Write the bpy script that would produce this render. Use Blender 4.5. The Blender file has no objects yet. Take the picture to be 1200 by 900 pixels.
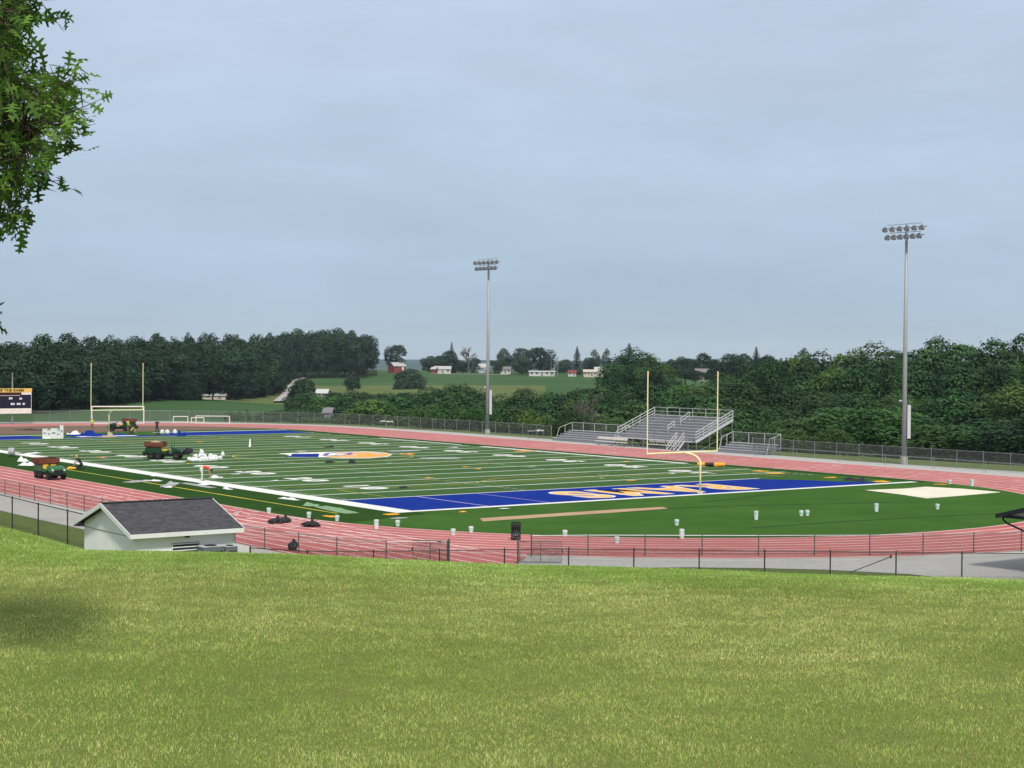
import bpy, bmesh, math, random
import numpy as np
from mathutils import Vector, Matrix, noise as mnoise
random.seed(7); rng = np.random.default_rng(7)
sc = bpy.context.scene
C = bpy.context.scene.collection
PI = math.pi
# ---------------------------------------------------------------- survey: camera and ground geometry (metres, field axes)
CAM = np.array([-56.78, -88.634, 9.951]); YAW = 0.939136; PITCH = -0.0147917; ROLL = 0.00745975; FPX = 1879.72
_F = np.array([math.cos(YAW)*math.cos(PITCH), math.sin(YAW)*math.cos(PITCH), math.sin(PITCH)])
_r = np.array([math.sin(YAW), -math.cos(YAW), 0.0]); _u = np.cross(_r, _F)
_R = _r*math.cos(ROLL)+_u*math.sin(ROLL); _U = -_r*math.sin(ROLL)+_u*math.cos(ROLL)
FH = np.array([math.cos(YAW), math.sin(YAW)]); RH = np.array([math.sin(YAW), -math.cos(YAW)])
def gp(px, py, z=0.0):
    d = _F+_R*(px-600)/FPX-_U*(py-450)/FPX
    t = (z-CAM[2])/d[2]
    return CAM+d*t
def ud(x, y):
    dx, dy = x-CAM[0], y-CAM[1]
    return dx*RH[0]+dy*RH[1], dx*FH[0]+dy*FH[1]
def W(u, d):
    return CAM[0]+RH[0]*u+FH[0]*d, CAM[1]+RH[1]*u+FH[1]*d
def hor(col): return 417.7+.0075*col
def zat(col, row, d): return CAM[2]-(row-hor(col))/FPX*d
def colpos(col, d): return W((col-600)/FPX*d, d)
def sstep(a, b, x):
    t = np.clip((x-a)/(b-a), 0, 1); return t*t*(3-2*t)

# ---------------------------------------------------------------- materials
def newmat(name):
    m = bpy.data.materials.new(name); m.use_nodes = True
    nt = m.node_tree; b = nt.nodes['Principled BSDF']; return m, nt, b
def N(nt, t, **k):
    n = nt.nodes.new(t)
    for a, v in k.items(): setattr(n, a, v)
    return n
MATS = {}
def M(name, col, rough=.75, var=.12, scale=3.0, metal=0.0, spec=.3, bump=0.0, bscale=30.0, dirt=None, trans=0, coord='Object'):
    if name in MATS: return MATS[name]
    m, nt, b = newmat(name); L = nt.links.new
    tc = N(nt, 'ShaderNodeTexCoord'); nz = N(nt, 'ShaderNodeTexNoise'); nz.inputs['Scale'].default_value = scale
    nz.inputs['Detail'].default_value = 6; nz.inputs['Roughness'].default_value = .65
    L(tc.outputs[coord], nz.inputs['Vector'])
    cr = N(nt, 'ShaderNodeValToRGB'); cr.color_ramp.elements[0].position = .32; cr.color_ramp.elements[1].position = .68
    c = np.array(col); d = c*(1-var) if dirt is None else np.array(dirt)
    cr.color_ramp.elements[0].color = (*d, 1); cr.color_ramp.elements[1].color = (*np.clip(c*(1+var*.7), 0, .95), 1)
    L(nz.outputs['Fac'], cr.inputs['Fac']); L(cr.outputs['Color'], b.inputs['Base Color'])
    b.inputs['Roughness'].default_value = rough; b.inputs['Metallic'].default_value = metal
    b.inputs['Specular IOR Level'].default_value = spec
    if bump:
        n2 = N(nt, 'ShaderNodeTexNoise'); n2.inputs['Scale'].default_value = bscale; n2.inputs['Detail'].default_value = 5
        L(tc.outputs[coord], n2.inputs['Vector'])
        bp = N(nt, 'ShaderNodeBump'); bp.inputs['Strength'].default_value = bump; bp.inputs['Distance'].default_value = .05
        L(n2.outputs['Fac'], bp.inputs['Height']); L(bp.outputs['Normal'], b.inputs['Normal'])
    MATS[name] = m
    return m
def noise_mix(nt, L, vec, scale, a, b, lo=.35, hi=.65, detail=5, fac=None):
    nz = N(nt, 'ShaderNodeTexNoise'); nz.inputs['Scale'].default_value = scale; nz.inputs['Detail'].default_value = detail
    L(vec, nz.inputs['Vector'])
    mr = N(nt, 'ShaderNodeMapRange'); mr.inputs['From Min'].default_value = lo; mr.inputs['From Max'].default_value = hi
    L(nz.outputs['Fac'], mr.inputs['Value'])
    mx = N(nt, 'ShaderNodeMix', data_type='RGBA')
    f = mr.outputs['Result']
    if fac is not None:
        mm = N(nt, 'ShaderNodeMath', operation='MULTIPLY'); mm.inputs[1].default_value = fac; L(f, mm.inputs[0]); f = mm.outputs[0]
    L(f, mx.inputs['Factor'])
    for s, v in (('A', a), ('B', b)):
        sock = [i for i in mx.inputs if i.name == s and i.type == 'RGBA'][0]
        if isinstance(v, (tuple, list)): sock.default_value = (*v, 1)
        else: L(v, sock)
    return [o for o in mx.outputs if o.type == 'RGBA'][0]
def layered(name, layers, base, rough=.9, bump=.0, bscale=20, bdist=.05, stretch=None, spec=.2):
    """base colour with several noise layers: (scale, colour, lo, hi, strength)"""
    if name in MATS: return MATS[name]
    m, nt, b = newmat(name); L = nt.links.new
    g = N(nt, 'ShaderNodeNewGeometry'); vec = g.outputs['Position']
    if stretch:
        mp = N(nt, 'ShaderNodeMapping'); mp.inputs['Scale'].default_value = stretch; L(vec, mp.inputs['Vector']); vec = mp.outputs['Vector']
    cur = base
    for (s, col, lo, hi, st) in layers: cur = noise_mix(nt, L, vec, s, cur, col, lo, hi, fac=st)
    if isinstance(cur, tuple): b.inputs['Base Color'].default_value = (*cur, 1)
    else: L(cur, b.inputs['Base Color'])
    b.inputs['Roughness'].default_value = rough; b.inputs['Specular IOR Level'].default_value = spec
    if bump:
        n2 = N(nt, 'ShaderNodeTexNoise'); n2.inputs['Scale'].default_value = bscale; n2.inputs['Detail'].default_value = 6
        L(vec, n2.inputs['Vector']); bp = N(nt, 'ShaderNodeBump'); bp.inputs['Strength'].default_value = bump; bp.inputs['Distance'].default_value = bdist
        L(n2.outputs['Fac'], bp.inputs['Height']); L(bp.outputs['Normal'], b.inputs['Normal'])
    MATS[name] = m
    return m
def leafmat(name, dark, light, trans=.30, nscale=.15, hv=.25):
    m, nt, b = newmat(name); L = nt.links.new
    g = N(nt, 'ShaderNodeNewGeometry'); oi = N(nt, 'ShaderNodeObjectInfo')
    col = noise_mix(nt, L, g.outputs['Position'], nscale, dark, light, .33, .67)
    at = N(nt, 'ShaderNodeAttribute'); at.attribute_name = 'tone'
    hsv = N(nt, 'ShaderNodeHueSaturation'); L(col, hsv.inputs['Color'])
    # brightness = leaf tone (with painted crown shading) * per tree random
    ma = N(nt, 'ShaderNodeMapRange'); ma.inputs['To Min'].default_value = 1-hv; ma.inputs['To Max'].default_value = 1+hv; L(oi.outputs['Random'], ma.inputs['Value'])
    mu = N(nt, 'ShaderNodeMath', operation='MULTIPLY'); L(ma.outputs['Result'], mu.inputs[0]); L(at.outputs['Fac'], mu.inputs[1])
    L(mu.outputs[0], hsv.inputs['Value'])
    mh = N(nt, 'ShaderNodeMath', operation='MULTIPLY'); mh.inputs[1].default_value = 7.31; L(oi.outputs['Random'], mh.inputs[0])
    fr = N(nt, 'ShaderNodeMath', operation='FRACT'); L(mh.outputs[0], fr.inputs[0])
    m2 = N(nt, 'ShaderNodeMapRange'); m2.inputs['To Min'].default_value = .478; m2.inputs['To Max'].default_value = .514; L(fr.outputs[0], m2.inputs['Value'])
    L(m2.outputs['Result'], hsv.inputs['Hue'])
    L(hsv.outputs['Color'], b.inputs['Base Color']); b.inputs['Roughness'].default_value = .6; b.inputs['Specular IOR Level'].default_value = .25
    tr = N(nt, 'ShaderNodeBsdfTranslucent'); L(hsv.outputs['Color'], tr.inputs['Color'])
    mx = N(nt, 'ShaderNodeMixShader'); mx.inputs[0].default_value = trans
    out = nt.nodes['Material Output']; L(b.outputs[0], mx.inputs[1]); L(tr.outputs[0], mx.inputs[2]); L(mx.outputs[0], out.inputs['Surface'])
    MATS[name] = m
    return m
def meshmat(name, col, pitch=.06, wire=.0035):
    """chain link: diamond wires, open between"""
    if name in MATS: return MATS[name]
    m, nt, b = newmat(name); L = nt.links.new
    b.inputs['Base Color'].default_value = (*col, 1); b.inputs['Metallic'].default_value = .4; b.inputs['Roughness'].default_value = .5
    uv = N(nt, 'ShaderNodeUVMap'); sp = N(nt, 'ShaderNodeSeparateXYZ'); L(uv.outputs[0], sp.inputs[0])
    outs = []
    for sgn in ('ADD', 'SUBTRACT'):
        a = N(nt, 'ShaderNodeMath', operation=sgn); L(sp.outputs[0], a.inputs[0]); L(sp.outputs[1], a.inputs[1])
        d = N(nt, 'ShaderNodeMath', operation='DIVIDE'); d.inputs[1].default_value = pitch; L(a.outputs[0], d.inputs[0])
        f = N(nt, 'ShaderNodeMath', operation='FRACT'); L(d.outputs[0], f.inputs[0])
        l = N(nt, 'ShaderNodeMath', operation='LESS_THAN'); l.inputs[1].default_value = wire*1.8/pitch; L(f.outputs[0], l.inputs[0]); outs.append(l)
    mx = N(nt, 'ShaderNodeMath', operation='MAXIMUM'); L(outs[0].outputs[0], mx.inputs[0]); L(outs[1].outputs[0], mx.inputs[1])
    tr = N(nt, 'ShaderNodeBsdfTransparent'); ms = N(nt, 'ShaderNodeMixShader')
    L(mx.outputs[0], ms.inputs[0]); L(tr.outputs[0], ms.inputs[1]); L(b.outputs[0], ms.inputs[2]); L(ms.outputs[0], nt.nodes['Material Output'].inputs['Surface'])
    MATS[name] = m
    return m

# ---------------------------------------------------------------- mesh builder
class MB:
    def __init__(s): s.v = []; s.f = []; s.uv = None
    def add(s, vs, fs):
        o = len(s.v); s.v += [tuple(float(c) for c in v) for v in vs]; s.f += [tuple(i+o for i in f) for f in fs]; return s
    def box(s, c, sz, rz=0, taper=1.0):
        hx, hy, hz = sz[0]/2, sz[1]/2, sz[2]/2; ca, sa = math.cos(rz), math.sin(rz); vs = []
        for k, (z, t) in enumerate(((-hz, 1), (hz, taper))):
            for x, y in ((-hx, -hy), (hx, -hy), (hx, hy), (-hx, hy)):
                x *= t; y *= t
                vs.append((c[0]+x*ca-y*sa, c[1]+x*sa+y*ca, c[2]+z))
        return s.add(vs, [(3, 2, 1, 0), (4, 5, 6, 7), (0, 1, 5, 4), (1, 2, 6, 5), (2, 3, 7, 6), (3, 0, 4, 7)])
    def box2(s, a, b):
        return s.box([(a[i]+b[i])/2 for i in range(3)], [abs(b[i]-a[i]) for i in range(3)])
    def tube(s, pts, r, n=8, cap=True):
        pts = [Vector(p) for p in pts]; rs = r if isinstance(r, (list, tuple)) else [r]*len(pts)
        prev = None; rings = []
        for i, p in enumerate(pts):
            t = (pts[min(i+1, len(pts)-1)]-pts[max(i-1, 0)]).normalized()
            a = Vector((0, 0, 1)) if abs(t.z) < .9 else Vector((1, 0, 0))
            if prev is not None and (prev-t*prev.dot(t)).length > .05: x = (prev-t*prev.dot(t)).normalized()
            else: x = t.cross(a).normalized()
            prev = x; y = t.cross(x)
            rings.append([p+(x*math.cos(2*PI*k/n)+y*math.sin(2*PI*k/n))*rs[i] for k in range(n)])
        vs = [v for rg in rings for v in rg]; fs = []
        for i in range(len(pts)-1):
            for k in range(n):
                fs.append((i*n+k, i*n+(k+1) % n, (i+1)*n+(k+1) % n, (i+1)*n+k))
        if cap: fs.append(tuple(range(n-1, -1, -1))); fs.append(tuple((len(pts)-1)*n+k for k in range(n)))
        return s.add(vs, fs)
    def bar(s, a, b, w, h=None):
        """rectangular bar from a to b"""
        a, b = Vector(a), Vector(b); h = h or w; t = (b-a).normalized()
        up = Vector((0, 0, 1)) if abs(t.z) < .95 else Vector((1, 0, 0))
        x = t.cross(up).normalized()*w/2; y = x.cross(t).normalized()*h/2; vs = []
        for p in (a, b): vs += [p-x-y, p+x-y, p+x+y, p-x+y]
        return s.add(vs, [(0, 1, 2, 3), (7, 6, 5, 4), (0, 4, 5, 1), (1, 5, 6, 2), (2, 6, 7, 3), (3, 7, 4, 0)])
    def lathe(s, prof, c=(0, 0, 0), n=16, axis='z'):
        vs = []; fs = []
        for (r, z) in prof:
            for k in range(n):
                a = 2*PI*k/n; x, y = r*math.cos(a), r*math.sin(a)
                v = (x, y, z) if axis == 'z' else ((z, x, y) if axis == 'x' else (x, z, y))
                vs.append((v[0]+c[0], v[1]+c[1], v[2]+c[2]))
        for i in range(len(prof)-1):
            for k in range(n): fs.append((i*n+k, i*n+(k+1) % n, (i+1)*n+(k+1) % n, (i+1)*n+k))
        fs.append(tuple(range(n-1, -1, -1))); fs.append(tuple((len(prof)-1)*n+k for k in range(n)))
        return s.add(vs, fs)
    def poly(s, pts): return s.add(pts, [tuple(range(len(pts)))])
    def prism(s, pts, axis, a, b):
        """extrude 2D outline along axis between a and b"""
        def p3(p, t): return (t, p[0], p[1]) if axis == 'x' else ((p[0], t, p[1]) if axis == 'y' else (p[0], p[1], t))
        n = len(pts); vs = [p3(p, a) for p in pts]+[p3(p, b) for p in pts]
        fs = [tuple(range(n-1, -1, -1)), tuple(range(n, 2*n))]+[(i, (i+1) % n, n+(i+1) % n, n+i) for i in range(n)]
        return s.add(vs, fs)
    def strip(s, A, B, z=None):
        """quad strip between polylines A and B"""
        n = len(A); vs = list(A)+list(B)
        return s.add(vs, [(i, i+1, n+i+1, n+i) for i in range(n-1)])
    def build(s, name, mat, parent=None, smooth=False, bevel=0, recalc=True):
        me = bpy.data.meshes.new(name); me.from_pydata(s.v, [], s.f)
        if recalc and len(s.f) < 60000:
            bm = bmesh.new(); bm.from_mesh(me); bmesh.ops.recalc_face_normals(bm, faces=bm.faces); bm.to_mesh(me); bm.free()
        o = bpy.data.objects.new(name, me); C.objects.link(o)
        if mat: me.materials.append(mat)
        if smooth: me.shade_smooth()
        if bevel:
            md = o.modifiers.new('bevel', 'BEVEL'); md.width = bevel; md.segments = 2; md.limit_method = 'ANGLE'
        if parent: o.parent = parent
        return o
def tag(o, label=None, cat=None, group=None, kind=None):
    if label: o['label'] = label
    if cat: o['category'] = cat
    if group: o['group'] = group
    if kind: o['kind'] = kind
    return o
def thing(name, label, cat, loc=(0, 0, 0), rz=0, group=None):
    o = bpy.data.objects.new(name, None); C.objects.link(o); o.empty_display_size = .3
    o.location = loc; o.rotation_euler = (0, 0, rz); return tag(o, label, cat, group)
def struct(name, mb, mat, **k): return tag(mb.build(name, mat, **k), kind='structure')
def copy_tree(o, parent=None, kids={}):
    c = o.copy(); C.objects.link(c)
    if parent: c.parent = parent
    for ch in CH.get(o.name, []): copy_tree(ch, c)
    return c
CH = {}
def index_children(root):
    def rec(o):
        CH[o.name] = list(o.children)
        for c in o.children: rec(c)
    bpy.context.view_layer.update(); rec(root)
def dup(root, loc, rz=0, label=None, group=None, scale=None):
    if root.name not in CH: index_children(root)
    c = copy_tree(root); c.location = loc; c.rotation_euler = (0, 0, rz)
    if label: c['label'] = label
    if group: c['group'] = group
    if scale is not None: c.scale = scale
    return c

# ---------------------------------------------------------------- stadium oval
BX, BY0, BY1, RI = 21.6, 3.0, 106.7, 30.0
def rext(r, th):
    c = max(0.0, math.cos(th)); return r+(max(0, r-30))*.2*c
def oval(r, n=48, z=0.0, close=True):
    P = []
    for i in range(n+1):
        a = PI+PI*i/n; rr = rext(r, a); P.append((BX+rr*math.cos(a), BY0+rr*math.sin(a), z))
    for i in range(n+1):
        a = PI*i/n; rr = rext(r, a); P.append((BX+rr*math.cos(a), BY1+rr*math.sin(a), z))
    if close: P.append(P[0])
    return P
def oval_dist(x, y):
    """radial distance from the oval spine, corrected for the wider far straight"""
    yy = np.clip(y, BY0, BY1); dx = x-BX; dy = y-yy
    r = np.sqrt(dx*dx+dy*dy); c = np.clip(dx/np.maximum(r, 1e-6), 0, 1)
    return np.where(r > 30, (r-30)/(1+.2*c)+30, r)

# ---------------------------------------------------------------- terrain
DEP = [0, 150, 200, 250, 300, 400, 500, 600, 800, 1000, 1300, 2000, 4000, 9000]
TAB = {
 -900: [0, 0, 0, -1, -2, -2, -1, 2, 6, 8, 8, 8, 10, 10],
 0:    [0, 0, 0, -.2, -1, -2, -1, 2, 6, 8, 8, 8, 10, 10],
 120:  [0, 0, 0, -.4, -1.6, -2.6, -2, 0, 5, 8, 8, 8, 10, 10],
 250:  [0, 0, 0, -.8, -2.0, -3.2, -3.9, -5, -2, 4, 6, 8, 10, 10],
 330:  [0, 0, -1, -2.5, -4, -5.5, -5.8, -5.3, -3.5, 0, 4, 8, 10, 10],
 380:  [0, 0, -3, -6, -8, -9, -7, -4.5, -2.8, .9, 2, 5, 10, 10],
 500:  [0, 0, -5, -8, -9.5, -10, -7, -3.2, -2.2, 1.6, 1, 5, 10, 10],
 650:  [0, 0, -5, -8, -9, -9.5, -7, -3.4, -2.0, 1.2, 1, 5, 10, 10],
 800:  [0, -1, -5, -8, -9, -8, -6, -3.4, -2.2, .6, 1, 5, 10, 10],
 900:  [0, -1, -5, -7, -7, -6, -4, -2, 0, 2, 2, 5, 10, 10],
 1050: [0, -1, -4, -5, -4, -1, 2, 3, 4, 5, 6, 8, 10, 10],
 1300: [0, -1, -3, -4, -3, 0, 4, 6, 8, 8, 8, 8, 10, 10],
 2200: [0, -1, -3, -4, -3, 0, 4, 6, 8, 8, 8, 8, 10, 10]}
TC = sorted(TAB); TA = np.array([TAB[c] for c in TC])
def far_z(col, d):
    col = np.clip(col, TC[0], TC[-1]); ci = np.clip(np.searchsorted(TC, col)-1, 0, len(TC)-2)
    c0 = np.array(TC)[ci]; c1 = np.array(TC)[ci+1]; ft = (col-c0)/(c1-c0); ft = ft*ft*(3-2*ft)
    di = np.clip(np.searchsorted(DEP, d)-1, 0, len(DEP)-2); d0 = np.array(DEP)[di]; d1 = np.array(DEP)[di+1]; dt = np.clip((d-d0)/(d1-d0), 0, 1)
    return (TA[ci, di]*(1-dt)+TA[ci, di+1]*dt)*(1-ft)+(TA[ci+1, di]*(1-dt)+TA[ci+1, di+1]*dt)*ft
ZU = [-30, -12, -9.8, -8.9, -8.3, -7.0, -3.7, 0, 3, 5.5, 8.3, 14, 40]; ZZ = [7.9, 7.85, 7.62, 7.42, 7.28, 7.16, 7.12, 6.99, 6.96, 6.88, 6.84, 6.8, 6.5]
def hill_z(u, d):
    zc = np.interp(u, ZU, ZZ); top = 8.35
    a = top-(top-zc)*np.power(np.clip(d, 0, 22)/22, 1.1)
    s0 = -(top-zc)*1.1/22; D = 66.0; t = np.clip((d-22)/(D-22), 0, 1)
    h = (2*t**3-3*t**2+1)*zc+(t**3-2*t**2+t)*s0*(D-22)
    z = np.where(d < 22, a, h)
    return np.where(d < 0, top, z)
BUMPS = [(rng.uniform(.2, 1.1), rng.uniform(0, 6.28), rng.uniform(0, 6.28), rng.uniform(.6, 1)) for _ in range(7)]
def terrain(x, y):
    x = np.asarray(x, float); y = np.asarray(y, float)
    dx, dy = x-CAM[0], y-CAM[1]; u = dx*RH[0]+dy*RH[1]; d = dx*FH[0]+dy*FH[1]
    col = 600+FPX*u/np.maximum(d, 1)
    od = oval_dist(x, y)
    wf = sstep(46, 75, od)*(d > 120)
    z = far_z(col, d)*wf-.02
    hz = hill_z(u, d)
    # soft wavy lawn
    wv = 0
    for (k, a, p, s) in BUMPS: wv = wv+.012*s/k*np.sin(k*(x*math.cos(a)+y*math.sin(a))+p)
    hm = sstep(.3, 4, hz)
    z = z+(hz+wv*hm)*(d < 66)
    # grassy bank about the white hut
    g = np.exp(-(((x+26.5)/6.5)**2+((y+27.5)/5.0)**2))
    z = z+.95*g*sstep(60, 72, d+0*x)*(d < 84)
    return z
def tz(x, y): return float(terrain(np.array([x]), np.array([y]))[0])
# ---------------------------------------------------------------- ground materials
m_lawn = layered('lawn grass', [(.18, (.30, .27, .10), .42, .62, .5), (.9, (.22, .28, .065), .35, .65, .6), (7, (.16, .23, .05), .4, .66, .6), (40, (.34, .33, .13), .5, .72, .4), (140, (.10, .14, .035), .42, .66, .7)], (.175, .225, .055), bump=.7, bscale=60, bdist=.03, spec=.02)
m_bank = layered('rough bank grass', [(.15, (.105, .150, .045), .35, .65, .8), (1.2, (.085, .13, .036), .4, .6, .6), (9, (.17, .19, .08), .45, .7, .5)], (.13, .175, .055), bump=.5, bscale=12, spec=.02)
m_crop = layered('soybean field', [(.012, (.040, .092, .034), .4, .6, .8), (.08, (.060, .120, .045), .4, .6, .4), (.3, (.05, .105, .04), .4, .6, .5)], (.068, .130, .050), spec=.02)
m_hay = layered('hay field', [(.02, (.12, .15, .055), .4, .6, .8), (.3, (.09, .13, .045), .4, .6, .5)], (.13, .165, .06), spec=.02)
m_floor = layered('woodland floor', [(.05, (.02, .03, .012), .4, .6, .8), (.6, (.035, .05, .018), .4, .6, .6)], (.03, .045, .015), spec=.02)
m_farhill = layered('haze-blue wooded hills', [(.01, (.06, .10, .085), .4, .6, .8), (.05, (.045, .08, .07), .4, .6, .6)], (.10, .16, .175))  # blue of distant haze painted into the hill colour
GM = [m_lawn, m_bank, m_crop, m_hay, m_floor, m_farhill]
def build_ground():
    rings = [0.5, 2]+list(np.linspace(3, 30, 70))+list(np.linspace(31, 120, 75))+list(np.geomspace(122, 1400, 150))+list(np.geomspace(1450, 9000, 18))
    az = list(np.arange(-180, -24, 6.0))+list(np.arange(-24, 24.01, .3))+list(np.arange(30, 180, 6.0))
    nr, na = len(rings), len(az); A = np.radians(np.array(az)); R = np.array(rings)
    U = R[:, None]*np.sin(A)[None]; D = R[:, None]*np.cos(A)[None]
    X, Y = CAM[0]+RH[0]*U+FH[0]*D, CAM[1]+RH[1]*U+FH[1]*D
    Z = terrain(X.ravel(), Y.ravel()).reshape(X.shape)
    vs = np.stack([X, Y, Z], -1).reshape(-1, 3)
    i = np.arange(nr-1)[:, None]*na; j = np.arange(na)[None]; j2 = (j+1) % na
    F = np.stack([(i+j), (i+j2), (i+na+j2), (i+na+j)], -1).reshape(-1, 4)
    fc = vs[F].mean(1); dx, dy = fc[:, 0]-CAM[0], fc[:, 1]-CAM[1]
    u = dx*RH[0]+dy*RH[1]; d = dx*FH[0]+dy*FH[1]; col = 600+FPX*u/np.maximum(d, 1)
    od = oval_dist(fc[:, 0], fc[:, 1])
    mi = np.zeros(len(F), int)
    mi[(d > 64)] = 1
    out = (od > 47) & (d > 120)
    mi[out] = 1
    mi[out & (col < 330) & (d > 236)] = 2
    mi[out & (col < 400) & (col > 262) & (d > 545) & (d < 760)] = 3
    wood = (d > np.interp(col, [-300, 0, 60, 130, 210, 320, 345, 446, 447], [300, 310, 330, 400, 505, 640, 890, 940, 99999]))
    mi[out & wood] = 4
    mi[out & (col > 330) & (d > 220) & (d < 560)] = 4
    mi[out & (col > 350) & (col < 1100) & (d > 560) & (d < 830)] = 3
    mi[out & (col > 360) & (col < 1100) & (d >= 775) & (d < 1250) & ~(wood & (col < 447))] = 2
    mi[out & (col > 640) & (col < 1100) & (d > 640) & (d < 1250)] = 2
    mi[out & (col > 1000) & (d > 200)] = 4
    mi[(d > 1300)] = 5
    mi[d < 0] = 0
    me = bpy.data.meshes.new('ground'); me.vertices.add(len(vs)); me.vertices.foreach_set('co', vs.ravel())
    me.loops.add(F.size); me.loops.foreach_set('vertex_index', F.ravel()); me.polygons.add(len(F))
    me.polygons.foreach_set('loop_start', np.arange(len(F))*4); me.polygons.foreach_set('loop_total', np.full(len(F), 4))
    me.polygons.foreach_set('material_index', mi); me.update(); me.validate()
    for m in GM: me.materials.append(m)
    me.shade_smooth()
    bm = bmesh.new(); bm.from_mesh(me); bmesh.ops.recalc_face_normals(bm, faces=bm.faces)
    if bm.faces[0].normal.z < 0: bmesh.ops.reverse_faces(bm, faces=bm.faces)
    bm.to_mesh(me); bm.free()
    o = bpy.data.objects.new('ground', me); C.objects.link(o); tag(o, kind='structure')
build_ground()
# far ridge on the horizon
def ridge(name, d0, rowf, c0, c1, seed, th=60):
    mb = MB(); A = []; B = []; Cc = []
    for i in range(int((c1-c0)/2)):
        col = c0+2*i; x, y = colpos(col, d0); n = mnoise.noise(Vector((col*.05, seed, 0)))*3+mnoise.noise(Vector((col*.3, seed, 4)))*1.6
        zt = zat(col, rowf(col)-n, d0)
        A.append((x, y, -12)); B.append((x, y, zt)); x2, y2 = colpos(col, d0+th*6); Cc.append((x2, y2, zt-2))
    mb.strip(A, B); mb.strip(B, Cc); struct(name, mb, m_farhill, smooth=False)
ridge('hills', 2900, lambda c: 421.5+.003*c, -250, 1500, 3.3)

# ---------------------------------------------------------------- stadium surfaces
m_asph = layered('grey asphalt', [(.12, (.46, .46, .44), .35, .65, .7), (.8, (.36, .36, .36), .4, .7, .5), (12, (.43, .43, .42), .45, .7, .3)], (.41, .41, .40), bump=.1, bscale=60, bdist=.01, spec=.02)
m_conc = layered('pale concrete', [(.25, (.40, .385, .36), .4, .65, .7), (1.5, (.40, .39, .37), .5, .7, .4)], (.47, .46, .43), spec=.02)
m_track = layered('red track surface', [(.15, (.44, .125, .12), .35, .65, .7), (1.1, (.52, .19, .18), .4, .7, .5), (.5, (.37, .10, .10), .5, .75, .5), (12, (.56, .24, .23), .5, .75, .4), (.08, (.38, .13, .12), .48, .62, .45)], (.48, .155, .15), rough=.85, spec=.02)
m_trackin = layered('faded track surface', [(.15, (.44, .16, .15), .4, .6, .7)], (.48, .19, .17), spec=.02)
m_dzone = layered('dark infill turf', [(.07, (.058, .135, .026), .40, .60, .9), (.22, (.034, .092, .016), .45, .65, .6), (.5, (.038, .105, .018), .4, .65, .5), (9, (.056, .135, .024), .45, .7, .4)], (.046, .118, .020), rough=.95, spec=.02)
m_apron = layered('dark sideline turf', [(.3, (.020, .060, .010), .4, .6, .8), (3, (.035, .085, .018), .45, .7, .5)], (.026, .070, .012), rough=.95, spec=.02)
m_turfA = layered('light field turf', [(.2, (.058, .125, .036), .38, .62, .7), (1.7, (.080, .155, .050), .4, .65, .4), (9, (.05, .11, .035), .45, .7, .4)], (.066, .136, .042), rough=.95, spec=.02)
m_turfB = layered('darker field turf', [(.2, (.052, .118, .040), .38, .62, .7), (1.7, (.070, .140, .052), .4, .65, .4)], (.048, .104, .032), rough=.95, spec=.02)  # darker turf colour of every other five yard band
m_blue = layered('blue end zone turf', [(.25, (.008, .026, .21), .4, .6, .6), (2, (.012, .042, .29), .45, .7, .4)], (.008, .032, .26), rough=.9, spec=.02)
m_white = layered('white turf paint', [(.8, (.62, .64, .60), .45, .7, .6), (6, (.55, .58, .52), .5, .75, .5)], (.78, .79, .76), rough=.9, spec=.02)
m_wline = layered('worn white line', [(.25, (.52, .60, .48), .42, .62, .6), (3, (.50, .56, .45), .5, .75, .5)], (.76, .80, .72), rough=.9, spec=.02)
m_gold = layered('gold turf', [(.5, (.80, .42, .08), .4, .65, .6)], (.78, .36, .045), rough=.9, spec=.02)
m_yline = layered('yellow turf line', [(.3, (.30, .34, .05), .42, .6, .8)], (.62, .50, .06), rough=.9)
m_tline = layered('white track paint', [(.35, (.60, .36, .34), .42, .62, .7), (2.5, (.66, .46, .43), .45, .7, .5)], (.80, .72, .70), rough=.85)
m_dirt = layered('bare brown base', [(.2, (.20, .12, .08), .4, .6, .8), (1.5, (.10, .085, .055), .45, .65, .6)], (.17, .115, .08))
m_tan = layered('tan runway strip', [(.6, (.40, .24, .15), .4, .65, .7)], (.46, .32, .20))
m_cream = layered('cream mat cloth', [(.4, (.62, .58, .46), .45, .7, .6), (3, (.5, .46, .36), .58, .75, .5)], (.76, .72, .58))

def sheet(name, pts, z, mat):
    mb = MB(); mb.poly([(p[0], p[1], z) for p in pts]); return struct(name, mb, mat)
aw = [(-22.2, 150), (-22.3, 10), (-21.9, -8), (-20.6, -19), (-15.5, -25.1), (-12.2, -26.7), (-10.9, -26.6), (-7.1, -29.5), (-4.1, -31.2), (-1.5, -33.2), (.8, -35.4), (3.0, -38.7), (3.5, -41.4), (5.8, -43.3), (14, -52), (60, -62), (75, -30), (70, -15), (68.6, 5)]
mb = MB(); O = oval(30)
sheet('asphalt_apron', aw+[(67.2, 20), (67.2, 86), (67.0, 100), (64, 122), (50, 146), (22, 154), (0, 152)], 0.0, m_asph)
sheet('path', [(-22.0, 140), (-22.2, 10), (-21.8, -8), (-20.2, -17), (-17.6, -19.5), (-18.3, -4), (-17.9, 110), (-17.9, 140)], .005, m_conc)
def band(name, r0, r1, z, mat, seg=None):
    A, B = oval(r0), oval(r1); mb = MB(); mb.strip([(p[0], p[1], z) for p in A], [(p[0], p[1], z) for p in B]); return struct(name, mb, mat)
band('gravel_edge', 39.2, 40.6, .006, m_conc)
band('track', 29.9, 39.3, .012, m_track)
mb = MB(); mb.poly([(p[0], p[1], .020) for p in oval(30, close=False)]); struct('infield', mb, m_dzone)
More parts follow.
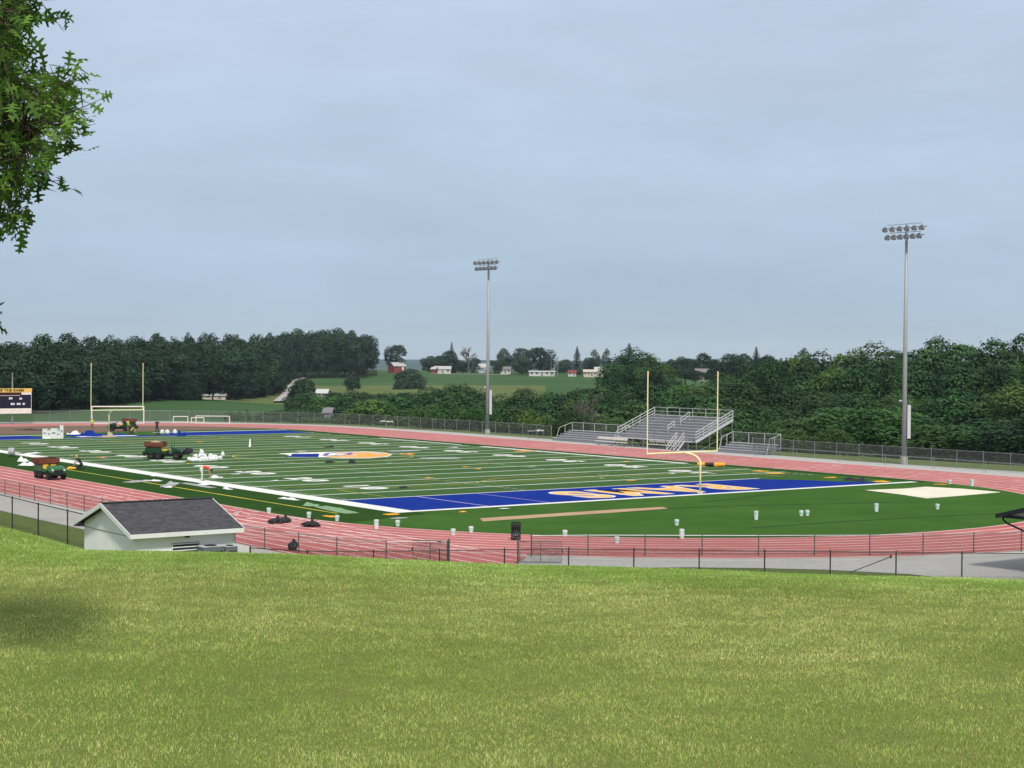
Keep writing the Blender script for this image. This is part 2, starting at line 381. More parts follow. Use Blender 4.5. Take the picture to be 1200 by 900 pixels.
mb = MB(); mb.poly([(-8.1, 100, .026), (-8.1, -1.0, .026), (-7.2, -4.5, .026), (-3.2, -3.0, .026), (-.2, -2.2, .026), (-.2, 108, .026), (-8.1, 108, .026)]); struct('sideline_turf', mb, m_apron)
mb = MB(); mb.poly([(49.6, -1, .026), (51.3, -1, .026), (51.3, 108, .026), (49.6, 108, .026)]); struct('far_sideline_turf', mb, m_apron)
far = [p for p in oval(29.6, close=False) if p[1] > 113]
mb = MB(); mb.poly([(p[0], p[1], .024) for p in far]); struct('dirt', mb, m_dirt)
# lane lines
mb = MB()
for k in range(9):
    r = 30.15+k*1.12; w = .068
    A, B = oval(r-w), oval(r+w); mb.strip([(p[0], p[1], .016) for p in A], [(p[0], p[1], .016) for p in B])
for k in range(9):
    x = BX-30.15-k*1.12; ye = float(np.interp(x, [-17.8, -16.4, -14.5, -12.3, -10.4, -8.3], [-19.8, -22.4, -24.6, -26.0, -25.4, -23.6])); mb.poly([(x-.06, ye, .0185), (x+.06, ye, .0185), (x+.06, BY0, .0185), (x-.06, BY0, .0185)])
struct('track_lane_lines', mb, m_tline)
mb = MB(); mb.poly([(-17.75, 3, .0135), (-17.8, -20, .0135), (-16.4, -22.6, .0135), (-14.5, -24.8, .0135), (-12.3, -26.2, .0135), (-10.4, -25.6, .0135), (-8.3, -23.8, .0135), (-8.6, -9, .0135), (-8.6, 3, .0135)]); struct('track_chute', mb, m_track)
mb = MB()
def lane_pt(r, y): return (BX-r, y)
rr = random.Random(5)
for k in range(8):                                  # stagger and relay marks on the near straight and bend
    r = 30.15+k*1.12
    for q in range(26):
        y = rr.choice([rr.uniform(-2, 26), rr.uniform(-6, 14)]); x = BX-r-.2-rr.random()*.7; w = rr.uniform(.25, .7)
        if y < BY0:
            a = PI+(BY0-y)/r; mb.box((BX+(r+.5)*math.cos(a), BY0+(r+.5)*math.sin(a), .018), (.5, .09, .004), rz=a)
        else: mb.box((x, y, .018), (.09, w, .004))
    for q in range(9):
        mb.box((BX+rext(r+.5, 0), rr.uniform(-2, 62), .018), (.10, rr.uniform(.7, 1.6), .004))
    for q in range(7):
        a = -rr.uniform(.1, .9); R2 = rext(r+.5, a); mb.box((BX+R2*math.cos(a), BY0+R2*math.sin(a), .018), (.10, 1.1, .004), rz=a)
    for yy in (17.0, 25.5):
        mb.box((BX-r-.56, yy+k*.9, .018), (1.0, .07, .004))
struct('track_marks', mb, m_tline)
# field: five yard bands, end zones, lines
FW, YD = 48.77, .9144
mbA, mbB = MB(), MB()
for k in range(20):
    y0 = 10*YD+k*5*YD; (mbA if k % 2 else mbB).poly([(0, y0, .030), (FW, y0, .030), (FW, y0+5*YD, .030), (0, y0+5*YD, .030)])
struct('field_turf', mbA, m_turfA); struct('field_turf_dark', mbB, m_turfB)
mb = MB(); mb.poly([(0, 0, .036), (45.2, 0, .036), (46.6, 1.2, .036), (44.0, 3.4, .036), (42.9, 6.0, .036), (40.6, 8.2, .036), (39.8, 9.2, .036), (0, 9.2, .036)])
mb.poly([(0, 100.6, .036), (FW, 100.6, .036), (FW, 109.72, .036), (30.5, 109.72, .036), (30.2, 104.4, .036), (29.0, 104.0, .036), (25.5, 104.2, .036), (25.3, 109.72, .036), (17.5, 109.72, .036), (17.2, 103, .036), (13.0, 102.8, .036), (12.7, 109.72, .036), (0, 109.72, .036)])
struct('end_zones', mb, m_blue)
def rect(mb, x0, y0, x1, y1, z): mb.poly([(x0, y0, z), (x1, y0, z), (x1, y1, z), (x0, y1, z)])
mb = MB(); rect(mb, -1.65, -.15, .02, 72.5, .042); rect(mb, -1.7, 73.5, -.1, 88, .042); rect(mb, -1.3, 90, -.1, 101, .042)
rect(mb, -1.65, -.75, 49.6, 0, .0425); rect(mb, 0, 9.08, 41, 9.32, .041)
rect(mb, FW, 27.2, FW+.75, 62, .042); rect(mb, FW, 66, FW+.5, 84, .042); rect(mb, 0, 100.45, FW, 100.75, .041)
rect(mb, -1.2, 109.72, 17.4, 110.6, .042); rect(mb, 30, 109.72, FW+1, 110.5, .042); rect(mb, 17.4, 103.2, 25, 105.0, .043)
struct('field_borders', mb, m_white)
mb = MB()
for k in range(1, 20): rect(mb, .05, 9.144+k*4.572-.15, FW, 9.144+k*4.572+.15, .042)
for k in range(100):
    y = 9.144+(k+1)*.9144
    if (k+1) % 5 == 0: continue
    for x in (.3, FW-.9, 16.1, FW-16.7): rect(mb, x, y-.05, x+.6, y+.05, .041)
struct('yard_lines', mb, m_wline)
# soccer lines
mb = MB()
def pathline(mb, pts, w, z):
    for a, b in zip(pts[:-1], pts[1:]):
        a, b = Vector((*a, 0)), Vector((*b, 0)); n = (b-a).normalized().cross(Vector((0, 0, 1)))*w/2
        mb.add([(a.x-n.x, a.y-n.y, z), (b.x-n.x, b.y-n.y, z), (b.x+n.x, b.y+n.y, z), (a.x+n.x, a.y+n.y, z)], [(0, 1, 2, 3)])
for Y0, s in ((.5, 1), (109.2, -1)):
    pathline(mb, [(4.2, Y0+s*9.5), (4.2, Y0+s*16.5), (44.5, Y0+s*16.5), (44.5, Y0+s*9.5)], .14, .0435)
    pathline(mb, [(24.4+9.15*math.cos(a), Y0+s*(11+9.15*math.sin(a))) for a in np.linspace(.65, PI-.65, 14)], .14, .0435)
pathline(mb, [(24.4+9.15*math.cos(a), 54.86+9.15*math.sin(a)) for a in np.linspace(0, 2*PI, 40)], .14, .0435)
pathline(mb, [(-5.0, 52), (-5.0, 1.0)], .22, .032)
pathline(mb, [(1, 21), (47, 21)], .11, .0432); pathline(mb, [(1, 88.4), (47, 88.4)], .11, .0432); pathline(mb, [(1, 39.2), (47, 39.2)], .11, .0432); pathline(mb, [(1, 70.6), (47, 70.6)], .11, .0432)
struct('yellow_field_lines', mb, m_yline)
mb = MB(); pathline(mb, [(6.2, 9.0), (6.2, .1)], .16, .040); pathline(mb, [(11.5, 9.0), (11.5, .1)], .10, .040); struct('pale_end_zone_lines', mb, layered('faded pink line', [], (.48, .42, .62)))
# flat text laid into the turf
def text_mesh(name, s, size, mat, loc, rz, z, xs=1.0, off=0.0, spacing=1.0, flat=True, parent=None, rx=0, ext=0.0):
    cu = bpy.data.curves.new(name, 'FONT'); cu.body = s; cu.size = size; cu.align_x = 'CENTER'; cu.align_y = 'CENTER'; cu.offset = off; cu.space_character = spacing; cu.extrude = ext
    t = bpy.data.objects.new(name, cu); C.objects.link(t); bpy.context.view_layer.update()
    me = bpy.data.meshes.new_from_object(t.evaluated_get(bpy.context.evaluated_depsgraph_get())); me.name = name
    bpy.data.objects.remove(t)
    me.transform(Matrix.Diagonal((xs, 1, 1, 1)))
    me.transform(Matrix.Translation((loc[0], loc[1], z)) @ Matrix.Rotation(rz, 4, 'Z') @ Matrix.Rotation(rx, 4, 'X'))
    me.materials.clear(); me.materials.append(mat)
    o = bpy.data.objects.new(name, me); C.objects.link(o)
    if parent: o.parent = parent
    return o
k = 0
for s, n in zip(range(9), ('10', '20', '30', '40', '50', '40', '30', '20', '10')):
    y = 18.288+s*9.144
    for x, rz in ((7.3, -PI/2), (FW-7.3, PI/2)):
        sp = n[0]+' '+n[1]
        o = text_mesh('yard_number', sp, 2.75, m_white, (x, y, 0), rz, .046, xs=1.25, off=.17); tag(o, kind='structure')
# ---------------------------------------------------------------- object materials
m_galv = M('galvanised steel', (.30, .31, .32), .45, .15, 6, metal=.55)
m_alu = M('mill aluminium', (.55, .56, .58), .45, .16, 2.5, metal=.15)
m_aluD = M('weathered aluminium', (.25, .26, .28), .5, .25, 2.5, metal=.15)
m_pole = M('steel light pole', (.34, .37, .39), .5, .10, 1.5, metal=.1)
m_fenceD = M('dark fence steel', (.035, .04, .04), .5, .2, 5, metal=.3)
m_railG = M('weathered rail steel', (.10, .105, .10), .55, .25, 5, metal=.35)
m_yellow = M('goal post yellow', (.88, .82, .46), .45, .08, 2)
m_goalw = M('white goal paint', (.74, .74, .68), .5, .08, 2)
m_wwall = M('white painted block', (.86, .87, .84), .85, .05, 1.2, bump=.25, bscale=25)
m_trim = M('white trim', (.72, .74, .72), .55, .06, 2)
m_black = M('black plastic', (.018, .018, .02), .55, .3, 5)
m_bucket = M('white bucket plastic', (.70, .76, .74), .4, .06, 3)
m_tarp = M('white tarp', (.74, .76, .76), .6, .10, 3, bump=.5, bscale=6)
m_greyt = M('grey turf backing', (.36, .37, .38), .8, .2, 2, bump=.5, bscale=8)
m_greencar = M('green vehicle paint', (.012, .135, .035), .38, .15, 4, spec=.5)
m_dkgreen = M('dark green machine', (.008, .045, .018), .5, .2, 4)
m_wheelY = M('yellow wheel rim', (.62, .44, .06), .5, .1, 6)
m_rubber = M('tyre rubber', (.012, .012, .013), .8, .2, 8)
m_rust = M('rusty brown hopper', (.155, .052, .030), .8, .3, 3, bump=.3, bscale=14)
m_sand = M('infill sand', (.46, .36, .22), .95, .2, 8, bump=.6, bscale=20)
m_turfscrap = M('loose turf scrap', (.05, .11, .03), .95, .3, 5)
m_palegreen = M('pale green turf back', (.20, .34, .18), .9, .2, 4, bump=.4, bscale=6)
m_orange = M('orange shirt', (.72, .075, .03), .8, .15, 6)
m_hiviz = M('lime safety shirt', (.55, .68, .10), .8, .12, 6)
m_skin = M('skin', (.42, .24, .16), .6, .08, 8)
m_jean = M('dark work trousers', (.03, .035, .05), .85, .2, 8)
m_khaki = M('khaki trousers', (.20, .15, .10), .85, .2, 8)
m_hair = M('dark hair', (.02, .014, .01), .7, .3, 20)
m_dark = M('dark shirt', (.025, .025, .03), .85, .2, 6)
m_glass = M('dark window glass', (.03, .035, .045), .12, .1, 2, spec=.6)
m_chainD = meshmat('dark chain link', (.03, .035, .035), .055, .0036)
m_chainG = meshmat('galvanised chain link', (.20, .21, .21), .055, .0036)
m_chainB = meshmat('bleacher chain link', (.22, .23, .23), .06, .0036)
m_navy = M('scoreboard navy', (.010, .011, .030), .5, .2, 2)
m_led = M('scoreboard lamp white', (.75, .75, .82), .5, .03, 5)
m_sbgold = M('scoreboard gold', (.75, .52, .13), .5, .08, 5)
m_maroon = M('scoreboard maroon', (.05, .012, .016), .5, .1, 5)
m_box = M('white cabinet', (.62, .64, .66), .5, .05, 3)

def shingle():
    m, nt, b = newmat('dark grey shingles'); L = nt.links.new
    uv = N(nt, 'ShaderNodeUVMap'); br = N(nt, 'ShaderNodeTexBrick'); L(uv.outputs[0], br.inputs['Vector'])
    br.inputs['Color1'].default_value = (.040, .042, .050, 1); br.inputs['Color2'].default_value = (.085, .085, .098, 1); br.inputs['Mortar'].default_value = (.02, .02, .024, 1)
    br.inputs['Scale'].default_value = 1; br.inputs['Mortar Size'].default_value = .012; br.inputs['Brick Width'].default_value = .32; br.inputs['Row Height'].default_value = .14; br.inputs['Bias'].default_value = -.1
    tc = N(nt, 'ShaderNodeTexCoord')
    c = noise_mix(nt, L, tc.outputs['Object'], 5, br.outputs['Color'], (.12, .11, .125), .45, .75, fac=.55)
    c = noise_mix(nt, L, tc.outputs['Object'], 1.2, c, (.035, .035, .042), .4, .7, fac=.35)
    L(c, b.inputs['Base Color']); b.inputs['Roughness'].default_value = .9
    bp = N(nt, 'ShaderNodeBump'); bp.inputs['Strength'].default_value = .5; bp.inputs['Distance'].default_value = .02; L(br.outputs['Fac'], bp.inputs['Height']); bp.invert = True; L(bp.outputs[0], b.inputs['Normal'])
    return m
m_shingle = shingle()
def add_uv(o, fn):
    me = o.data; uv = me.uv_layers.new(name='UVMap')
    for p in me.polygons:
        for li in p.loop_indices:
            uv.data[li].uv = fn(me.vertices[me.loops[li].vertex_index].co, p)

# ---------------------------------------------------------------- fences
def fence(name, label, path, h, spacing, mp, mc, midrail=False, group=None, base=0.0, r=.03, mesh=True, toprail=True, thick_every=0, bottom=False, cat='fence'):
    """path: list of (x,y) ; posts every `spacing` metres along it"""
    pts = [Vector((p[0], p[1])) for p in path]
    seg = [0.0]
    for a, b in zip(pts[:-1], pts[1:]): seg.append(seg[-1]+(b-a).length)
    n = max(1, round(seg[-1]/spacing)); P = []
    for k in range(n+1):
        t = seg[-1]*k/n; i = max(i for i in range(len(seg)) if seg[i] <= t+1e-6); i = min(i, len(pts)-2)
        f = (t-seg[i])/(seg[i+1]-seg[i]); P.append(pts[i].lerp(pts[i+1], f))
    o0 = P[0]; zz = [base if base is not None else tz(p.x, p.y) for p in P]
    t = thing(name, label, cat, (o0.x, o0.y, zz[0]), group=group)
    L = [Vector((p.x-o0.x, p.y-o0.y, z-zz[0])) for p, z in zip(P, zz)]
    for i, p in enumerate(L):
        rr_ = r*1.3 if i in (0, n) else r
        mb = MB(); mb.tube([p-Vector((0, 0, .12)), p+Vector((0, 0, h+.03))], rr_, 8); mb.lathe([(rr_*1.25, h+.03), (rr_*1.1, h+.06), (.005, h+.075)], p, 8)
        mb.build('post', mp, t, smooth=False)
    if toprail:
        mb = MB(); mb.tube([p+Vector((0, 0, h)) for p in L], r*.72, 6); mb.build('top_rail', m_galv if mp is m_railG else mp, t)
    if midrail:
        mb = MB(); mb.tube([p+Vector((0, 0, h*.5)) for p in L], r*.65, 6); mb.build('middle_rail', mp, t)
    if bottom:
        mb = MB(); mb.tube([p+Vector((0, 0, .06)) for p in L], r*.5, 6); mb.build('bottom_rail', mp, t)
    if mesh:
        mb = MB(); A = [p+Vector((0, 0, .03)) for p in L]; B = [p+Vector((0, 0, h)) for p in L]; mb.strip(A, B)
        o = mb.build('chain_link', mc, t, recalc=False); uv = o.data.uv_layers.new(name='UVMap'); acc = [0]
        for a, b in zip(L[:-1], L[1:]): acc.append(acc[-1]+(b-a).length)
        nn = len(A)
        for pl in o.data.polygons:
            for li in pl.loop_indices:
                vi = o.data.loops[li].vertex_index; uv.data[li].uv = (acc[vi % nn], h if vi >= nn else 0)
    return t
def ovseg(r, a0, a1, n=24):   # portion of near bend by angle
    return [(BX+rext(r, a)*math.cos(a), BY0+rext(r, a)*math.sin(a)) for a in np.linspace(a0, a1, n)]
# tall perimeter fence behind the far straight and the far bend
def ovoff(r, th, cy): return (BX+rext(r, th)*math.cos(th), cy+rext(r, th)*math.sin(th))
pf = [ovoff(42.6, a, BY0-6) for a in np.linspace(-.95, 0, 10)]+[ovoff(42.6, 0, 36)]
fence('chain_link_fence', 'tall chain link fence by the near light pole, in front of the right woods', pf, 1.75, 3.0, m_galv, m_chainG, midrail=True)
pf = [(66.6, 71.5), (66.3, 100)]+[ovoff(42.2, a, BY1) for a in np.linspace(.05, 2.5, 24)]
fence('chain_link_fence', 'long chain link fence curving from the bleachers round the far bend to the scoreboard', pf, 1.75, 3.0, m_galv, m_chainG)
pf = [ovoff(40.6, a, BY0) for a in np.linspace(-.95, 0, 10)]+[ovoff(40.6, 0, 33)]
fence('track_railing', 'low steel railing along the outer edge of the far straight, right of the bleachers', pf, 1.0, 6.0, m_galv, None, mesh=False, r=.026, cat='railing')
# low chain link rail round the near side of the track
nf = [(-18.3, 62), (-18.2, 3.0)]+ovseg(39.8, PI, PI+.68, 10)
nf = [(-18.2, 62), (-18.1, 0.0), (-17.9, -12), (-17.3, -16.8), (-16.9, -19.1), (-16.4, -21.3), (-15.1, -22.2), (-13.0, -23.6)]
fence('track_fence', 'low dark chain link fence beside the near straight behind the white hut', nf, 1.05, 3.05, m_railG, m_chainD, r=.028)
nf = [(-7.9, -23.6), (-5.9, -24.6), (-3.7, -26.0), (-1.2, -27.7), (1.2, -29.3), (3.7, -30.8), (6.3, -32.4), (9.0, -33.8), (11.6, -34.9), (14.3, -35.9), (17.2, -36.6), (20.5, -37), (25, -37), (32, -35.8), (38, -33.5)]
fence('track_fence', 'low chain link fence around the near bend, right of the open gate', nf, 1.05, 3.0, m_railG, m_chainD, r=.03)
# swing gate standing open between the two
def gate(loc, rz, w, label):
    t = thing('swing_gate', label, 'gate', loc, rz)
    mb = MB()
    mb.tube([(0, 0, .08), (0, 0, 1.1), (w, 0, 1.1), (w, 0, .08), (0, 0, .08)], .026, 6); mb.build('gate_frame', m_railG, t)
    mb = MB(); mb.tube([(w/2, 0, .08), (w/2, 0, 1.1)], .02, 6); mb.build('middle_bar', m_railG, t)
    mb = MB(); mb.poly([(0.03, 0, .1), (w-.03, 0, .1), (w-.03, 0, 1.08), (.03, 0, 1.08)]); o = mb.build('chain_link', m_chainD, t); add_uv(o, lambda c, p: (c.x, c.z))
    mb = MB(); mb.tube([(w+.05, 0, .55), (w+.05, 0, .72)], .035, 6); mb.build('latch', m_railG, t)
    mb = MB(); mb.tube([(-.09, 0, 0), (-.09, 0, 1.2)], .045, 8); mb.lathe([(.05, 1.2), (.03, 1.24), (.004, 1.26)], (-.09, 0, 0), 8); mb.build('gate_post', m_railG, t)
g0 = gp(609, 660.5); g1 = gp(658, 661); gate(tuple(g0), math.atan2(g1[1]-g0[1], g1[0]-g0[0]), float(np.linalg.norm(g1-g0)), 'open chain link gate leaf between the two low track fences')
g0 = gp(524, 660.5); g1 = gp(484, 659); gate(tuple(g0), math.atan2(g1[1]-g0[1], g1[0]-g0[0]), float(np.linalg.norm(g1-g0)), 'dark gate leaf folded back along the fence left of the gap')
# black fence at the foot of the lawn
bfp = [(-23.1, -22.0), (-22.2, -24.6), (-21.3, -26.1), (-18.0, -27.9), (-15.4, -29.6), (-12.8, -31.3), (-10.3, -33.2), (3.1, -42.1), (16, -51.3)]
bfp = [(-22.9, -22.0), (-22.1, -24.4), (-20.6, -26.0), (-18.0, -27.3), (-15.5, -29.2), (-8.3, -31.4), (4.3, -41.2), (18, -52.0)]
bfp = [(-22.9, -22.0), (-21.9, -24.0), (-20.4, -25.4), (-18.0, -26.6), (-10.7, -30.2), (4.3, -41.8), (18, -52.4)]
fence('black_fence', 'black chain link fence at the foot of the lawn in front of the asphalt', bfp, 1.22, 3.03, m_fenceD, m_chainD, base=0.0, r=.032)
mb = MB(); a0 = gp(1043, 652, .0)
t = thing('brace_pole', 'thin slanting brace pole behind the black fence on the asphalt', 'pole', tuple(gp(1044, 676)+np.array([0, 0, 0])))
mb.tube([(0.1, .1, .92), (-.7, 1.9, .03)], .022, 6); mb.build('brace', m_fenceD, t)
mb = MB(); mb.lathe([(.04, .86), (.045, .9), (.045, .97), (.04, 1.0)], (.1, .1, 0), 8); mb.build('clamp', m_fenceD, t)
lf = [(-25.7, -15.2), (-25.6, -11.2), (-25.5, -6.9), (-25.45, -2.6), (-25.3, 2.3), (-25.2, 7.0), (-25.0, 12), (-25, 17), (-25, 22)]
fence('dark_fence', 'tall dark chain link fence on the grass bank left of the white hut', lf, 1.78, 4.5, m_fenceD, m_chainD, base=0.0, r=.04)

# ---------------------------------------------------------------- white hut
def hut():
    x0, x1, y0, y1 = -29.25+.35, -23.85-.3, -23.2+.45, -16.6-.45
    E = 2.32; R = 3.42; ym = (y0+y1)/2; oy = .45
    t = thing('white_hut', 'small white block hut with dark grey gabled shingle roof below the lawn', 'hut', (x0, y0, 0))
    X, Y = x1-x0, y1-y0; M_ = Y/2
    mb = MB(); b = -.3
    mb.add([(0, 0, b), (X, 0, b), (X, Y, b), (0, Y, b), (0, 0, E), (X, 0, E), (X, Y, E), (0, Y, E), (0, M_, E+.95), (X, M_, E+.95)],
           [(0, 1, 5, 4), (1, 2, 6, 9, 5), (2, 3, 7, 6), (3, 0, 4, 8, 7), (4, 5, 9, 8), (6, 7, 8, 9), (3, 2, 1, 0)])
    w = mb.build('wall', m_wwall, t)
    # gable siding panel with a joint line
    mb = MB(); mb.add([(-.025, .05, E-.18), (-.025, Y-.05, E-.18), (-.025, M_, E+.86)], [(0, 1, 2)]); mb.add([(-.025, .05, E-.18), (-.025, Y-.05, E-.18), (0, Y-.05, E-.18), (0, .05, E-.18)], [(0, 1, 2, 3)]); mb.build('gable_panel', m_wwall, t)
    mb = MB(); mb.box((-.012, M_, E-.20), (.02, Y-.02, .03)); mb.build('joint_strip', m_galv, t)
    ox = .35; sl = (R-E-.02)/(M_+oy); th = .10
    def slope(sy):
        a = -oy if sy < 0 else Y+oy
        return [(-ox, a, E-.0), (X+ox-.05, a, E), (X+ox-.05, M_, R), (-ox, M_, R)]
    mb = MB()
    for sy in (-1, 1):
        s4 = slope(sy); lo = [(p[0], p[1], p[2]-th) for p in s4]; mb.add(s4+lo, [(0, 1, 2, 3), (7, 6, 5, 4), (0, 4, 5, 1), (1, 5, 6, 2), (2, 6, 7, 3), (3, 7, 4, 0)])
    rf = mb.build('roof', m_shingle, t)
    add_uv(rf, lambda c, p: (c.x, (c.y if c.y < M_ else 2*M_-c.y)*1.07))
    mb = MB(); mb.bar((-ox, M_, R+.015), (X+ox-.05, M_, R+.015), .26, .03); mb.build('ridge_cap', M('ridge shingle', (.05, .05, .06), .9, .3, 8), rf)
    for a in (-oy, Y+oy):
        mb = MB(); mb.bar((-ox-.02, a-(.012 if a < 0 else -.012), E-.115), (X+ox-.03, a-(.012 if a < 0 else -.012), E-.115), .035, .19); mb.build('eave_fascia', m_trim, t)
    for xx in (-ox-.018, X+ox-.032):
        for a in (-oy, Y+oy): mb = MB(); mb.bar((xx, a, E-.095), (xx, M_, R-.095), .035, .20); mb.build('rake_board', m_trim, t)
    mb = MB(); mb.poly([(-ox, -oy, E-.20), (X+ox, -oy, E-.20), (X+ox, 0.02, E-.20), (-ox, .02, E-.20)]); mb.poly([(-ox, Y+oy, E-.20), (X+ox, Y+oy, E-.20), (X+ox, Y-.02, E-.20), (-ox, Y-.02, E-.20)]); mb.build('soffit', m_trim, t)
    # louvre vent low on the long wall
    lx0, lx1, lz0, lz1 = 1.78, 3.10, 1.20, 1.76
    v = MB(); v.box(((lx0+lx1)/2, -.02, (lz0+lz1)/2), (lx1-lx0, .04, lz1-lz0)); lv = v.build('louvre_vent', M('dark vent', (.03, .03, .035), .6), t)
    mb = MB()
    for k in range(4): mb.bar((lx0, -.05, lz0+.08+k*.145), (lx1, -.05, lz0+.08+k*.145), .03, .045)
    for xx in (lx0, lx1): mb.bar((xx, -.05, lz0), (xx, -.05, lz1), .04, .04)
    mb.build('slats', m_trim, lv)
    mb = MB(); mb.box((2.5, -.05, 2.06), (.20, .10, .16)); mb.build('wall_vent', m_black, t)
    mb = MB()
    mb.tube([(X+.03, -.03, E-.2), (X+.03, -.03, .3)], .035, 6); mb.build('downpipe', m_trim, t)
    return x0, y0
hx0, hy0 = hut()
def ac_unit(px0, px1, row, d, h, label, group='air conditioning units beside the white hut', top=None):
    u0, u1 = (px0-600)/FPX*d, (px1-600)/FPX*d; x, y = W((u0+u1)/2, d); ztop = zat((px0+px1)/2, row, d); w = (u1-u0)*.86
    t = thing('air_conditioner', label, 'air conditioner', (x, y, ztop-h), 0, group)
    mb = MB(); mb.box((0, 0, h/2), (w, w*.72, h)); mb.build('casing', M('grey metal casing', (.16, .18, .20), .5, .1, 4, metal=.3), t, bevel=.02)
    mb = MB(); mb.box((0, 0, h+.015), (w+.05, w*.72+.05, .03)); mb.build('top_panel', M('pale metal lid', (.45, .47, .50), .5, .1, 4) if top is None else top, t)
    mb = MB()
    for k in range(7): mb.box((0, -w*.36-.008, .12+k*(h-.2)/7), (w*.9, .014, .03))
    mb.build('grille', m_black, t)
    mb = MB(); mb.lathe([(w*.28, h+.035), (w*.28, h+.06), (.02, h+.065)], (0, 0, 0), 14); mb.build('fan_guard', m_black, t)
    return t
ac_unit(232, 263, 640.5, 71.0, 1.0, 'grey air conditioning unit with pale lid standing against the hut wall')
ac_unit(241, 262, 638.0, 72.2, 1.0, 'air conditioning unit with rust coloured lid behind the pale lidded one', top=M('rusty lid', (.30, .13, .09), .7, .3, 5))
ac_unit(261, 279, 640.5, 71.6, 1.0, 'narrow grey air conditioning unit at the right corner of the hut')

# ---------------------------------------------------------------- open pavilion at the right edge
def pavilion():
    a = gp(1171, 602, 2.75); t = thing('picnic_pavilion', 'open pavilion with black gabled roof edge and curved downspout at the right edge', 'pavilion', (a[0], a[1], 0), -PI/2)
    Z = 2.75; Wd = 7.0; Ln = 6.0; rz_ = Z+Wd/2*.27
    mb = MB()
    for (xa, za, xb, zb) in ((0, Z, Wd/2, rz_), (Wd, Z, Wd/2, rz_)):
        vs = [(xa, -.3, za), (xa, Ln, za), (xb, Ln, zb), (xb, -.3, zb)]; lo = [(p[0], p[1], p[2]-.20) for p in vs]
        mb.add(vs+lo, [(0, 1, 2, 3), (7, 6, 5, 4), (0, 4, 5, 1), (1, 5, 6, 2), (2, 6, 7, 3), (3, 7, 4, 0)])
    rf = mb.build('roof', M('black roof edge', (.014, .015, .022), .45, .2, 4), t)
    mb = MB(); mb.add([(.62, 0, Z-.02), (Wd-.62, 0, Z-.02), (Wd/2, 0, rz_-.20), (.62, .06, Z-.02), (Wd-.62, .06, Z-.02), (Wd/2, .06, rz_-.20)], [(0, 1, 2), (5, 4, 3), (0, 3, 4, 1), (1, 4, 5, 2), (2, 5, 3, 0)])
    mb.build('gable_panel', M('grey gable panel', (.42, .44, .45), .7, .1, 3), t)
    mb = MB(); mb.bar((.25, .03, Z-.10), (Wd-.25, .03, Z-.10), .12, .14); mb.build('tie_beam', m_black, t)
    mb = MB(); mb.tube([(-.08, .1, Z-.05), (-.08, Ln-.1, Z-.05)], .07, 8); mb.build('gutter', m_black, t)
    mb = MB(); mb.tube([(.12, .1, Z-.06), (.16, .1, Z-.28), (.34, .1, Z-.42), (2.1, .1, Z-.95), (2.45, .1, Z-1.15), (2.45, .1, .15)], .05, 8); mb.build('downspout', m_black, t)
    for xx in (2.6, Wd-1.7):
        for yy in (.15, Ln-.3):
            mb = MB(); mb.box((xx, yy, Z/2+.1), (.16, .16, Z+.2)); mb.build('post', m_black, t)
pavilion()

# ---------------------------------------------------------------- goal posts
def football_goal(loc, rz, label, neck, w=7.11, H=6.15, nr=.075):
    t = thing('football_goal', label, 'goal post', loc, rz, 'yellow football goal posts')
    mb = MB(); z = 3.05; nx, ny = neck
    pts = [(0, 0, -.1), (0, 0, z-.75)]+[(nx*(1-math.cos(a)), ny*(1-math.cos(a)), z-.75+.75*math.sin(a)) for a in np.linspace(.15, PI/2, 8)]
    mb.tube(pts, nr, 10); mb.build('gooseneck', m_yellow, t, smooth=True)
    mb = MB(); mb.tube([(nx-w/2, ny, z), (nx+w/2, ny, z)], .065, 10); mb.build('crossbar', m_yellow, t)
    for s in (-1, 1):
        mb = MB(); mb.tube([(nx+s*w/2, ny, z-.06), (nx+s*w/2, ny, z+H)], .045, 8); mb.build('upright', m_yellow, t)
        mb = MB(); mb.poly([(nx+s*w/2, ny+.01, z+H), (nx+s*w/2+.12, ny+.01, z+H-.02), (nx+s*w/2+.10, ny+.01, z+H-.45)]); mb.build('ribbon', m_orange, t)
    mb = MB(); mb.lathe([(.22, 0), (.22, .05), (.12, .06)], (0, 0, 0), 12); mb.build('base_plate', m_yellow, t)
football_goal((26.05, .45, .02), 0, 'near yellow football goal post standing at the blue end zone', (-.75, 1.15))
_b = gp(130, 507.4); _c = gp(137, 481.8, 3.05); print('far goal', _b, _c)
football_goal((24.9, 112.6, .02), 0, 'far yellow football goal post beside the parked machine at the far end', (.3, -2.0))
def frame_goal(a, b, h, depth, label, cat='soccer goal', group=None, mat=None, name='soccer_goal', r=.06):
    mat = mat or m_goalw; w = math.hypot(b[0]-a[0], b[1]-a[1]); t = thing(name, label, cat, (a[0], a[1], .02), math.atan2(b[1]-a[1], b[0]-a[0]), group)
    mb = MB(); mb.tube([(0, 0, h), (w, 0, h)], r, 8); mb.build('crossbar', mat, t)
    for x in (0, w):
        mb = MB(); mb.tube([(x, 0, 0), (x, 0, h)], r, 8); mb.build('post', mat, t)
        mb = MB(); mb.tube([(x, 0, h), (x, depth*.35, h), (x, depth, .05), (x, 0, .05)], r*.5, 6); mb.build('side_frame', mat, t)
    mb = MB(); mb.tube([(0, depth, .05), (w, depth, .05)], r*.5, 6); mb.build('back_bar', mat, t)
frame_goal((47.2, 133.9), (51.2, 130.8), 1.2, .8, 'wide white soccer goal frame standing on the far bend, right of the small ones')
frame_goal((45.6, 138.4), (47.6, 137.6), 1.0, .5, 'small white training goal nearer the far scoreboard side of the pair', group='small white training goals at the far fence')
frame_goal((48.0, 137.2), (49.7, 136.4), .82, .5, 'lower small white training goal on the right of the pair', group='small white training goals at the far fence')
